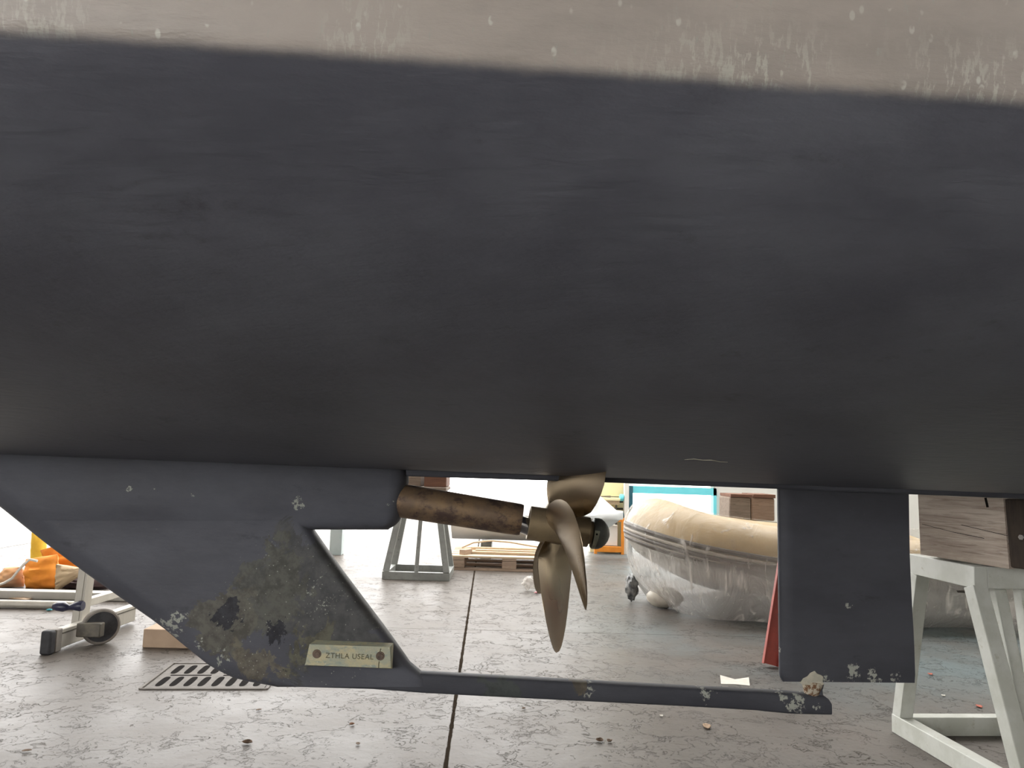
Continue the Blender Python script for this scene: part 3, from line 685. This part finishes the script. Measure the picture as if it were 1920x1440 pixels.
# lower part of the tube is the greyer fabric
cream_faces = []
for fi, f in enumerate(tb.f):
    if len(f) == 4:
        c = sum((Vector(tb.v[i]) for i in f), Vector())/4; tb.mi[fi] = 0 if c.z > zc(c.x)-.03 else 1
tb.build('buoyancy_tube', [M_tubec, M_tubeg], IB, smooth=True, angle=60)
def outer(pt_, nxt, prv, off, dz):
    d = (Vector(nxt)-Vector(prv)); d.z = 0; d.normalize(); o = Vector((d.y, -d.x, 0)); c = Vector((1.2, 0, 0))
    if o.dot(Vector(pt_)-c) < 0: o = -o
    return Vector(pt_)+o*off+Vector((0, 0, dz))
for dz, r_, mt in ((.035, .018, M_strake), (.0, .014, M_strakel), (-.03, .018, M_strake), (-.068, .02, M_strake), (-.05, .012, M_strakel)):
    pts = [outer(path[i], path[i+1], path[i-1], math.sqrt(.245**2-dz**2)+.002, dz) for i in range(3, 38)]
    MB().tube(pts, r_, 8).build('rubbing_strake', mt, IB, smooth=True)
hl = []
for i in range(22):
    x = .12+2.75*i/21; s_ = i/21; b = .50*min(1, (x/.9)**.6); kz_ = .10+.36*max(0, 1-x/.9)**1.8; zt2 = zc(x)-.04
    hl.append([(x, -b, zt2), (x, -b*.92, zt2-.10), (x, -b*.5, kz_+.10), (x, 0, kz_), (x, b*.5, kz_+.10), (x, b*.92, zt2-.10), (x, b, zt2)])
hh = MB().grid(hl, closed=True); hh.f += [tuple(range(7)), tuple(len(hh.v)-7+i for i in range(7))]; hh.mi += [0, 0]
hh.build('hull', M_gel, IB, smooth=True, angle=40)
rg = MB(); ring = [(.62+.035*math.cos(a_), -.545, .34+.07*math.sin(a_)) for a_ in [i*math.pi/8 for i in range(17)]]
rg.tube(ring, .012, 8); rg.build('lifting_ring', M_engine, IB, smooth=True)
em = MB(); em.tube([(2.72, 0, .1), (2.72, 0, .5)], .06, 12)
em.tube([(2.72, 0, .48), (2.72, 0, .55), (2.72, 0, .80), (2.74, 0, .9), (2.74, 0, .94)], [.10, .17, .18, .15, .05], 20)
em.build('outboard_motor', M_engine, IB, smooth=True)
wblock('keel_chock', (IB.location.x+2.0, IB.location.y, 0), (.3, .3, .098), M_oldwood, 'low wood chock under the plastic-wrapped inflatable boat', 'wood chock')
# the plastic film draped over it
sh = MB(); rows = []
NP = 150
pp_ = []
for i in range(NP+1):
    t = -1+2*i/NP; a = abs(t)
    if a < .42:
        th_ = a/.42*math.pi/2; x = .24+.55*(1-math.cos(th_)); y = .56*math.sin(th_)
    else: x = .79+(a-.42)/.58*2.35; y = .56
    pp_.append(Vector((x, y if t > 0 else -y, zc(x)+.02)))
for i in range(1, NP):
    P_ = pp_[i]; d = pp_[i+1]-pp_[i-1]; d.z = 0; d.normalize(); o = Vector((d.y, -d.x, 0))
    if o.dot(P_-Vector((1.2, 0, 0))) < 0: o = -o
    row = []; arc = i*.045; cz0 = P_.z
    for j in range(34):
        q = j/33
        if q < .5:
            an_ = math.radians(100-q/.5*125); off = .262*math.cos(an_); z = cz0+.262*math.sin(an_)
        else:
            w_ = (q-.5)/.5; off = .262*math.cos(math.radians(-25))-.0*w_-.16*w_**1.8*max(0, 1-P_.x/.9)-.20*w_**2.2*(.55+.45*noise.noise(Vector((arc*1.1, 0, 3)))); z0_ = cz0+.262*math.sin(math.radians(-25)); z = z0_*(1-w_)+.012*w_
        am = .012+.05*max(0, q-.35)
        n1 = noise.noise(Vector((arc*3.2+z*.8, z*1.2, 1.3))); n2 = noise.noise(Vector((arc*8+z*2.5, z*2, 7)))
        p = P_+o*(off+am*(n1*1.3+n2*.5+.45)); row.append((p.x, p.y, max(.004, z+(.012*n2 if .1 < q < .95 else 0))))
    rows.append(row)
sh.grid(rows)
so = sh.build('plastic_sheet', M_plastic, smooth=True, angle=180); so.location = IB.location
tag(so, 'clear crumpled plastic film wrapped around the cream inflatable boat', 'plastic sheet')
# bundle at the bow and an added dark lump beside it for the film's dark reflection
def blob(name, c, r, mat, label, cat, amp=.18, sq=(1, 1, 1), seed=0):
    mb = MB(); rows = []
    for i in range(1, 16):
        ph = math.pi*i/16; row = []
        for j in range(24):
            t = 2*math.pi*j/24; n = Vector((math.sin(ph)*math.cos(t), math.sin(ph)*math.sin(t), math.cos(ph)))
            k_ = 1+amp*noise.noise(n*2.1+Vector((seed, 0, 0)))+amp*.5*noise.noise(n*5+Vector((seed, 4, 0)))
            row.append((n.x*r*sq[0]*k_, n.y*r*sq[1]*k_, n.z*r*sq[2]*k_))
        rows.append(row)
    mb.grid(rows, closed=True); mb.f += [tuple(range(24)), tuple(len(mb.v)-24+i for i in range(24))]; mb.mi += [0, 0]
    mz = min(v[2] for v in mb.v); mb.v = [(v[0], v[1], v[2]-mz) for v in mb.v]
    o = mb.build(name, mat, smooth=True, angle=180); o.location = c; return tag(o, label, cat)
q = flr(1238, 1136); blob('fender_bag', (q.x+.02, q.y-.07, 0), .105, M_bagfilm, 'cream plastic-wrapped fender lying under the bow of the inflatable boat', 'bundle', .1, (1.35, 1, .75), 1)
q = flr(1204, 1128); blob('dark_fold_lump', (q.x-.09, q.y-.02, 0), .085, plain('dark_fold_reflection', (.06, .065, .07), (.22, .22, .21), 22, .25), 'added dark lump for the reflection in the film fold, left of the cream fender', 'bag', .35, (.6, .8, 1.1), 5)  # added lump; its dark colour imitates a reflection in the film's fold

# ------------------------------------------------------------------ far trestle with two timber blocks behind the inflatable
fy = 7.75
q0, q1 = dep(1368, 975, fy), dep(1455, 978, fy); fx = (q0.x+q1.x)/2; fz = q0.z
T2 = thing('far_trestle', (fx, fy+.2, 0), 'white trestle carrying two brown blocks behind the inflatable boat', 'trestle')
for y in (-.2, .2):
    for s_ in (-1, 1): MB().beam((s_*.3, y*1.4, 0), (s_*.2, y, fz-.06), .05, .05, (0, 1, 0)).build('leg', M_white, T2, bevel=.002)
    MB().beam((-.24, y, fz-.035), (.24, y, fz-.035), .05, .068).build('top_rail', M_white, T2, bevel=.002)
for s_ in (-.2, .2): MB().beam((s_, -.17, fz-.035), (s_, .17, fz-.035), .05, .067).build('top_rail', M_white, T2, bevel=.002)
xa_, xm_, xc_ = dep(1367, 960, fy).x, dep(1408.5, 960, fy).x, dep(1453.5, 960, fy).x; hb2 = dep(1400, 933, fy).z-fz
wblock('wood_block', ((xa_+xm_)/2, fy+.19, fz+.001), (xm_-xa_-.004, .38, hb2), M_oldwood, 'weathered brown timber block behind the inflatable boat, left of the two', bv=.016)
wblock('wood_block', ((xm_+xc_)/2, fy+.19, fz+.001), (xc_-xm_-.004, .38, hb2), wood('brown_timber', (.26, .17, .12), (.32, .22, .16), (.18, .115, .08)), 'redder brown timber block touching the rudder edge, right of the two', bv=.016)
zz = fz+hb2+.002
wblock('board', ((xa_+xm_)/2+.01, fy+.19, zz), (xm_-xa_+.02-.03, .4, .03), M_redwood, 'short red-brown board on the left far timber block', 'board', bv=.003)
wblock('board', ((xm_+xc_)/2+.012, fy+.19, zz), (xc_-xm_-.02, .4, .036), M_redwood, 'short red-brown board on the right far timber block', 'board', bv=.003)

# ------------------------------------------------------------------ red stand behind the rudder
r0 = flr(1443, 1250); r1 = dep(1475, 1090, r0.y+.12)
RS = thing('red_stand', (r0.x+.22, r0.y+.1, 0), 'red steel stand with slanting leg half hidden by the rudder', 'stand')
def rp(p): return Vector(p)-RS.location
a = Vector((r0.x, r0.y, .0)); b = Vector((r1.x+.02, r0.y+.12, .72))
lv = MB(); lv.beam(rp(a)+Vector((0, 0, .012)), rp(b), .012, .085, (-1, 0, .2)); 
d_ = (b-a).normalized(); sd = Vector((1, 0, -.2)).normalized()
for s_ in (-1, 1): lv.beam(rp(a)+sd*s_*.040+Vector((0, -.012, .012)), rp(b)+sd*s_*.040+Vector((0, -.012, 0)), .03, .006, (-1, 0, .2))
lv.build('leg', M_red, RS, bevel=.001)
a2 = Vector((r0.x+.46, r0.y, .012)); b2 = Vector((b.x+.08, b.y, b.z))
MB().beam(rp(a2), rp(b2), .03, .07, (-1, 0, .2)).build('leg', M_red, RS, bevel=.002)
MB().beam(rp(Vector((r0.x+.22, r0.y+.5, .012))), rp((b+b2)/2+Vector((0, .04, 0))), .06, .03).build('leg', M_red, RS, bevel=.002)
MB().box(rp((b+b2)/2+Vector((0, .02, .02))), (.16, .1, .04)).build('head_plate', M_red, RS, bevel=.002)

# ------------------------------------------------------------------ wheeled aluminium scaffold (left)
s0 = flr(82, 1229); s1 = flr(246, 1168)
SC = thing('rolling_scaffold', (s0.x, s0.y, 0), 'aluminium rolling scaffold base with wheel and blue lever at lower left', 'scaffold')
def sp(p): return Vector(p)-SC.location
dr = (s1-s0); dr.z = 0; Ls = dr.length; dr.normalize(); nr = Vector((-dr.y, dr.x, 0))
hz_ = .065
MB().beam(sp(s0+dr*.08+Vector((0, 0, hz_))), sp(s1+Vector((0, 0, hz_))), .05, .10).build('base_rail', M_alu, SC, bevel=.005)
gr_ = MB(); gr_.beam(sp(s0+dr*.1+Vector((0, 0, hz_+.028))-nr*.0255*(1 if nr.y > 0 else -1)), sp(s1+Vector((0, 0, hz_+.028))-nr*.0255*(1 if nr.y > 0 else -1)), .004, .008); gr_.build('rail_groove', M_bracket, SC)
MB().beam(sp(s0+Vector((0, 0, .062))), sp(s0+dr*.045+Vector((0, 0, .062))), .06, .124).build('end_cap', M_rubber, SC, bevel=.012, seg=3)
MB().beam(sp(s0+dr*.047+Vector((0, 0, .062))), sp(s0+dr*.10+Vector((0, 0, .062))), .057, .12).build('collar', M_tyre, SC, bevel=.006)
pb = s0+dr*(Ls*.42); pY = pb.y+.02
top = dep(170, 1000, pY+.0); bot = dep(149, 1172, pY)
PT = dep(190, 880, pY)
MB().beam(sp(bot), sp(PT), .085, .055, (1, 0, 0)).build('post', M_alu, SC, bevel=.004)
gq = MB(); off = Vector((.012, -.044, 0)); gq.beam(sp(bot+off), sp(PT+off), .004, .006, (1, 0, 0)); gq.beam(sp(bot+off+Vector((.016, 0, 0))), sp(PT+off+Vector((.016, 0, 0))), .004, .006, (1, 0, 0)); gq.build('post_ridge', M_alu, SC)
# lever
lvY = pY-.06; c_ = [dep(x, y, lvY) for x, y in ((100, 1137), (108, 1137), (120, 1138), (130, 1139), (140, 1137), (150, 1136), (156, 1136))]
MB().tube([sp(p) for p in c_], [.015, .025, .027, .013, .022, .030, .025], 14).build('lever', M_blackp, SC, smooth=True)
# wheel
wY = pY-.10; wc = dep(189, 1174, wY); wr = wc.z-.001; wr = min(wr, .105)
wc.z = wr+.001
wm = MB(); wa = Vector((.62, -.78, 0)).normalized()
wm.lathe(sp(wc-wa*.02), wa, [(0, wr*.86), (.0, wr*.93), (.006, wr), (.034, wr), (.04, wr*.93), (.04, wr*.86)], 40); wo = wm.build('wheel', M_tyre, SC, smooth=True)
MB().lathe(sp(wc+wa*.0205), wa, [(0, wr*.84), (.002, wr*.84), (.002, wr*.5), (.006, wr*.3), (.012, .01)], 36).build('wheel_disc', M_rubber, wo, smooth=True)
bq0, bq1 = dep(147, 1180, wY-.07), dep(192, 1181, wY-.07)
MB().beam(sp(bq0), sp(bq1), .05, .075).build('wheel_bracket', M_bracket, SC, bevel=.006)
# rear rails
ra, rb = flr(-160, 1137), flr(130, 1143); ra.z = rb.z = .028
MB().tube([sp(ra), sp(Vector((rb.x+.1, rb.y+.02, .028)))], .027, 16).build('tie_tube', M_alu, SC, smooth=True)
ba, bb = dep(150, 1133, pY+.05), dep(228, 1110, pY+.55)
MB().beam(sp(ba), sp(bb), .045, .045).build('diagonal_brace', M_alu, SC, bevel=.003)
fb = flr(283, 1190); bk1 = dep(240, 1150, fb.y+.2)
MB().beam(sp(Vector((fb.x+.01, fb.y+.06, .105))), sp(Vector((fb.x-.02, fb.y+.06, .62))), .06, .06, (1, 0, 0)).build('post', M_alu, SC, bevel=.004)
MB().beam(sp(Vector((fb.x-.02, fb.y+.06, .60))), sp(Vector((PT.x, PT.y, .60))), .05, .05).build('cross_rail', M_alu, SC, bevel=.004)
c0, c1_ = flr(266, 1214), flr(352, 1216)
wblock('wooden_block', ((c0.x+c1_.x)/2+.03, c0.y+.12, 0), (c1_.x-c0.x+.06, .24, .10), M_card, 'plain tan wood block under the scaffold foot above the drain grate', 'wood block', .02, bv=.004)
# flat kerb beam further back
ka, kb = flr(-160, 1116), flr(330, 1128); ka.z = kb.z = .0285
o = MB().beam(ka, kb, .10, .057).build('grey_beam', M_tubeg, bevel=.006); tag(centre(o), 'long pale grey beam on the floor in front of the orange sail bags', 'beam')

# ------------------------------------------------------------------ orange and yellow cloth heap
def drape(name, quad, mat, label, cat, Y, thick=.25, amp=.03, seed=0):
    rows = []; A, B, C, D = [dep(x, y, Y) for x, y in quad]       # tl tr br bl
    n1, n2 = 18, 14; mb = MB(); fr_ = []
    for i in range(n2+1):
        v_ = i/n2; row = []
        for j in range(n1+1):
            u_ = j/n1; p = (A*(1-u_)+B*u_)*(1-v_)+(D*(1-u_)+C*u_)*v_
            bul = math.sin(math.pi*u_)**.5*math.sin(math.pi*min(1, v_*.9+.05))**.5
            w_ = noise.noise(Vector((u_*2+seed, v_*6, seed)))*amp+noise.noise(Vector((u_*3+seed, v_*13, 2)))*amp*.6
            row.append(Vector((p.x, p.y-bul*thick*.5+w_, p.z)))
        fr_.append(row)
    bk = [[Vector((p.x, 2*Y-p.y+thick*.0, p.z)) for p in r] for r in fr_]
    mb.grid([r+list(reversed(b)) for r, b in zip(fr_, bk)], closed=True); n = 2*(n1+1)
    mb.f += [tuple(range(n)), tuple(len(mb.v)-n+i for i in range(n))]; mb.mi += [0, 0]
    mz = min(v[2] for v in mb.v)
    o = mb.build(name, mat, smooth=True, angle=60); centre(o); return tag(o, label, cat)
Yo = flr(60, 1107).y+.10
def base(x): # pixel row where depth Yo meets the floor
    lo, hi = 1000, 1300
    for _ in range(30):
        m_ = (lo+hi)/2
        if flr(x, m_).y > Yo: lo = m_
        else: hi = m_
    return lo
yb0 = base(60)
drape('sail_bag', [(49, 1049), (108, 1040), (108, yb0+1), (48, yb0)], M_orange, 'bright orange sail bag, largest in the heap at far left', 'bag', Yo, .22, .025, 1)
drape('sail_bag', [(74, 1046), (150, 1026), (152, yb0+2), (100, yb0+1)], M_orange, 'folded orange cloth leaning behind the large orange bag', 'bag', Yo+.35, .2, .03, 5)
o = drape('yellow_board', [(58, 1018), (83, 1021), (84, base(70)-4), (55, base(70)-4)], M_yellow, 'upright yellow roll standing behind the orange sail bag', 'roll', Yo+.8, .12, .01, 3)
o.location.z = 0
drape('cloth_bundle', [(8, 1067), (40, 1066), (45, yb0), (-6, yb0)], plain('faded_orange_cloth', (.62, .33, .15), (.5, .3, .18), 7, .85), 'faded orange-brown bundle at the left edge of the picture', 'bundle', Yo+.02, .2, .02, 8)
drape('tan_tarp', [(106, 1052), (150, 1060), (150, 1074), (104, yb0+1)], M_tan, 'tan folded tarpaulin hanging beside the orange bag and scaffold post', 'tarpaulin', Yo-.12, .12, .02, 12)
drape('brown_bag', [(118, 1072), (205, 1085), (205, yb0+4), (116, yb0+2)], M_brown, 'dark brown bag behind the scaffold post', 'bag', Yo+.05, .2, .02, 15)
for ob in COL.objects:
    if ob.parent is None and ob.name.split('.')[0] in ('sail_bag', 'cloth_bundle', 'brown_bag', 'tan_tarp'): ob.location.z = 0
rp_ = [dep(x, y, Yo-.16) for x, y in ((-12, 1100), (8, 1093), (22, 1085), (34, 1070), (45, 1058), (56, 1049), (70, 1052))]
tag(MB().tube(rp_, .010, 8).build('rope', M_rope, smooth=True), 'white rope sagging from the orange sail bag', 'rope')
q = flr(30, 1124); 
o = MB().prism([(q.x-.18, q.y+.05, .002), (q.x+.09, q.y-.03, .002), (q.x+.13, q.y+.12, .002), (q.x-.1, q.y+.16, .03)], (0, 0, .006)).build('cardboard_sheet', M_card); tag(centre(o), 'flat piece of cardboard on the floor between the grey beam and tie tube', 'cardboard')

# ------------------------------------------------------------------ pale post outside the door
q = flr(628, 1041); 
o = MB().box((0, 0, 1.1), (.135, .135, 2.2)).build('steel_post', plain('pale_green_grey_paint', (.42, .48, .48), (.36, .42, .42), 6, .5), bevel=.004); o.location = (q.x, q.y+.07, 0); tag(o, 'pale grey-green square post standing in the bright doorway', 'post')

# ------------------------------------------------------------------ rack, bench and rail at the yellow wall
def at(x, y, Y=WY-.35): return dep(x, y, Y)
ya = WY-.24
q0, q1 = at(1120, 1025, ya), at(1166, 1025, ya)
RK = thing('orange_rack', ((q0.x+q1.x)/2, ya+.2, 0), 'orange steel rack holding white boxes at the foot of the yellow wall', 'rack')
wR = q1.x-q0.x
zlo = .06; zhi = at(1160, 976, ya).z
for y in (-.15, .15):
    MB().beam((-wR/2, y, zlo), (wR/2, y, zlo), .04, .07).build('shelf_beam', M_oframe, RK, bevel=.003)
    MB().beam((-wR/2, y, zhi), (wR/2, y, zhi), .03, .04).build('shelf_beam', M_oframe, RK, bevel=.003)
    for s_ in (-1, 1): MB().beam((s_*(wR/2+.015), y, 0), (s_*(wR/2+.015), y, zhi+.03), .04, .035, (1, 0, 0)).build('upright', M_oframe, RK, bevel=.003)
wblock('white_box', (RK.location.x-.02, RK.location.y, .097), (.26, .24, .26), M_ww, 'white box standing in the orange rack by the yellow wall', 'box')
# bench shelf
zs = at(1140, 935).z; zs2 = at(1140, 939).z
xa_, xb_ = at(1085, 935).x, at(1167, 935).x
BN = thing('workbench', ((xa_+xb_)/2, WY-.085, 0), 'narrow cream bench against the yellow wall, right of the propeller', 'bench')
wB = xb_-xa_
MB().box((0, 0, zs-.015), (wB, .16, .03)).build('bench_top', M_yw, BN, bevel=.003)
MB().box((0, -.05, zs-.0555), (wB*.98, .03, .05)).build('apron', M_tan, BN)
for s_ in (-1, 1): MB().prism([(s_*wB*.4, .08, zs-.031), (s_*wB*.4, .08, zs-.2), (s_*wB*.4, -.02, zs-.031)], (.03, 0, 0)).build('bracket', M_yw, BN)
for i, (x, w_, m_, lb, nm) in enumerate(((1100, .05, M_yellow, 'small yellow bottle standing on the cream bench', 'bottle'), (1112, .09, M_black, 'dark hand tool lying on the cream bench', 'tool'), (1137, .10, M_bracket, 'brown flat tool lying near the right end of the cream bench', 'tool'))):
    h_ = .1 if nm == 'bottle' else .03; x_ = at(x+14, 930).x
    mb = MB()
    if nm == 'bottle': mb.lathe((0, 0, 0), (0, 0, 1), [(0, .02), (.06, .022), (.075, .008), (.1, .007)], 12)
    else: mb.lathe((-w_, 0, .016), (1, 0, 0), [(0, .008), (w_*.9, .013), (w_, .006), (w_*2, .006)], 10)
    o = mb.build(nm, m_, smooth=True); o.location = (x_, WY-.1, zs+.0005); tag(o, lb, nm)
# tubular rail in front of it
yr = WY-.06
HR = thing('wall_rail', (at(1152, 960, yr).x, yr, at(1152, 1003, yr).z), 'dark tubular rail fixed to the yellow wall under the bench', 'rail')
def hr(x, y): return at(x, y, yr)-HR.location
hp = [hr(1139, 1000), hr(1139, 950), hr(1140, 944), hr(1145, 941), hr(1168, 941)]; 
MB().tube(hp, .011, 8).build('frame', M_black, HR, smooth=True)
MB().tube([hr(1139, 954), hr(1168, 954)], .012, 8).build('cross_bar', M_black, HR, smooth=True)
up_ = [hr(1155, 1010), hr(1155, 938)]; 
MB().tube(up_, .015, 8).build('upright', M_bracket, HR, smooth=True)
for x, y in ((1139, 990), (1139, 950), (1155, 990), (1155, 945)): p = hr(x, y); MB().tube([p, p+Vector((0, .06, 0))], .012, 8).build('wall_mount', M_black, HR)
for yy, lb in ((933, 'turquoise valve at the right end of the bench'), (966, 'blue hose reel low on the white pipe')):
    q = at(1163, yy, WY-.1); q.x = (dep(1167, 960, WY).x+dep(1176, 960, WY).x)/2-.0275-.0305; o = MB().lathe((0, 0, 0), (1, 0, 0), [(-.03, .02), (-.02, .045), (.02, .045), (.03, .02)], 16).build('valve' if yy == 933 else 'hose_reel', M_teal if yy > 950 else M_cyan, smooth=True); o.location = q; tag(o, lb, 'valve' if yy == 933 else 'hose reel')

# ------------------------------------------------------------------ drain grate
d0, d1, d2 = flr(262, 1293), flr(500, 1293), flr(345, 1245)
gw_ = .40; gc = None
ex = (d1-d0); ex.z = 0; Lg = ex.length; ex.normalize(); ey = Vector((-ex.y, ex.x, 0)); dg = (d2-d0).dot(ey)
DG = thing('drain_grate', d0+ex*Lg/2+ey*dg/2, 'cast iron floor drain grate with slanted slots in front of the skeg', 'drain grate', math.atan2(ex.y, ex.x))
fm = MB(); t_ = .012
for a_, b_, c_, e_ in ((0, -dg/2, Lg, t_), (0, dg/2, Lg, t_), (-Lg/2, 0, t_, dg), (Lg/2, 0, t_, dg)): fm.box((a_, b_, .003), (c_, e_, .006))
fm.build('frame', M_iron, DG, bevel=.001)
gp = MB(); gp.box((0, 0, .0015), (Lg-.03, dg-.03, .004)); gp.build('grate', M_iron, DG)
sl = MB(); nS = 8; pitch = (Lg-.06)/nS
for row in (-1, 1):
    for i in range(nS):
        cx_ = -Lg/2+.03+pitch*(i+.5); cy_ = row*dg*.235; hw = pitch*.27; hl_ = dg*.175; skw = 0
        pts = []
        for k2 in range(16):
            an_ = 2*math.pi*k2/16; ex_ = math.cos(an_); ey_ = math.sin(an_)
            xx = math.copysign(abs(ex_)**.6, ex_)*hw; yy_ = math.copysign(abs(ey_)**.6, ey_)*hl_; pts.append((cx_+xx+yy_/hl_*skw, cy_+yy_, .0036))
        sl.prism(pts, (0, 0, .0009))
for sx_ in (-1, 1): sl.box((sx_*Lg*.22, 0, .0036), (Lg*.34, dg*.03, .0018))
sl.build('slots', M_pit, DG)

# ------------------------------------------------------------------ small litter on the floor
def litter(name, x, y, s_, mat, label, cat, seed, el=1.6, curl=.25):
    q = flr(x, y); rows = []; rnd = random.Random(seed); rot = rnd.uniform(0, 3.1)
    for i in range(7):
        u_ = i/6*2-1; w_ = math.sqrt(max(.02, 1-u_*u_)); row = []
        for j in range(5):
            v_ = (j/4*2-1)*w_; X = u_*s_*el; Y = v_*s_
            Z = s_*curl*(abs(v_)**2+.5*u_*u_+.25*noise.noise(Vector((u_*3+seed, v_*3, 0))))+.003
            row.append((X*math.cos(rot)-Y*math.sin(rot), X*math.sin(rot)+Y*math.cos(rot), max(.001, Z)))
        rows.append(row)
    mb = MB().grid(rows); o = mb.build(name, mat, smooth=True, angle=180); o.location = (q.x, q.y, 0.001)
    sd_ = o.modifiers.new('thick', 'SOLIDIFY'); sd_.thickness = .0012; sd_.offset = 1
    return tag(o, label, cat)
litter('dry_leaf', 50, 1410, .010, M_leaf, 'small dark leaf at the bottom left corner of the floor', 'leaf', 1)
litter('dry_leaf', 463, 1395, .013, M_leaf, 'curled dark leaf on the floor below the drain grate', 'leaf', 2, curl=.7)
litter('dry_leaf', 485, 1333, .008, M_leaf, 'tiny dark crumb just under the skeg heel', 'leaf', 3)
litter('dry_leaf', 660, 1360, .009, plain('brown_leaf', (.22, .10, .05), rough=.8), 'reddish-brown leaf below the zinc anode', 'leaf', 4, 1.2, .6)
litter('dry_leaf', 671, 1397, .008, M_leaf, 'dark speck of leaf left of the floor joint near the bottom', 'leaf', 5, 1.5, .4)
litter('dry_leaf', 1124, 1391, .012, M_leaf, 'dark curled leaf under the middle of the heel bar, left of a pair', 'leaf', 6, 1.3, .8)
litter('dry_leaf', 1143, 1392, .010, M_leaf, 'dark curled leaf under the middle of the heel bar, right of a pair', 'leaf', 7, 1.3, .8)
litter('dry_leaf', 982, 1330, .007, M_leaf, 'tiny dark leaf right of the floor joint beneath the heel bar', 'leaf', 8, 1.4, .5)
litter('pale_leaf', 1325, 1364, .016, M_tanleaf, 'pale tan leaf lying below the right part of the heel bar', 'leaf', 9, 1.9, .4)
litter('paper_scrap', 1240, 1344, .007, M_paper, 'tiny white scrap just under the heel bar', 'scrap', 10, 1.2, .6)
litter('red_scrap', 1744, 1266, .013, M_redbit, 'small red-brown scrap between the rudder and the trestle leg', 'scrap', 11, 1.2, .4)
litter('red_scrap', 1836, 1326, .013, M_redbit, 'red scrap beside the near leg of the white trestle', 'scrap', 12, 1.6, .3)
litter('white_scrap', 1769, 1306, .009, M_paper, 'small white scrap on the floor inside the white trestle', 'scrap', 13, 1.3, .5)
litter('blue_scrap', 92, 1146, .014, M_bluebit, 'turquoise scrap on the floor under the blue lever', 'scrap', 14, 1.3, .8)
blob('plastic_wad', tuple(flr(992, 1110)+Vector((0, .05, 0))), .055, M_plastic, 'crumpled clear plastic bag on the floor behind the lower propeller blade', 'plastic bag', .5, (1.1, .8, .9), 3)
litter('pink_scrap', 1007, 1114, .022, M_pinkbit, 'red and pink scrap beside the crumpled plastic bag', 'scrap', 15, 1.2, .6)
q = [flr(x, y) for x, y in ((1350, 1270), (1378, 1275), (1404, 1275), (1406, 1286), (1380, 1284), (1352, 1283))]
pm = MB(); zsx = (.012, .004, .014, .002, .003, .002); n = 6
pm.add([(p.x, p.y, z) for p, z in zip(q, zsx)], [(0, 1, 4, 5), (1, 2, 3, 4)]); o = pm.build('folded_paper', M_paper)
sd_ = o.modifiers.new('thick', 'SOLIDIFY'); sd_.thickness = .0015; sd_.offset = 1; tag(centre(o), 'creased white slip of paper on the floor left of the rudder', 'paper')
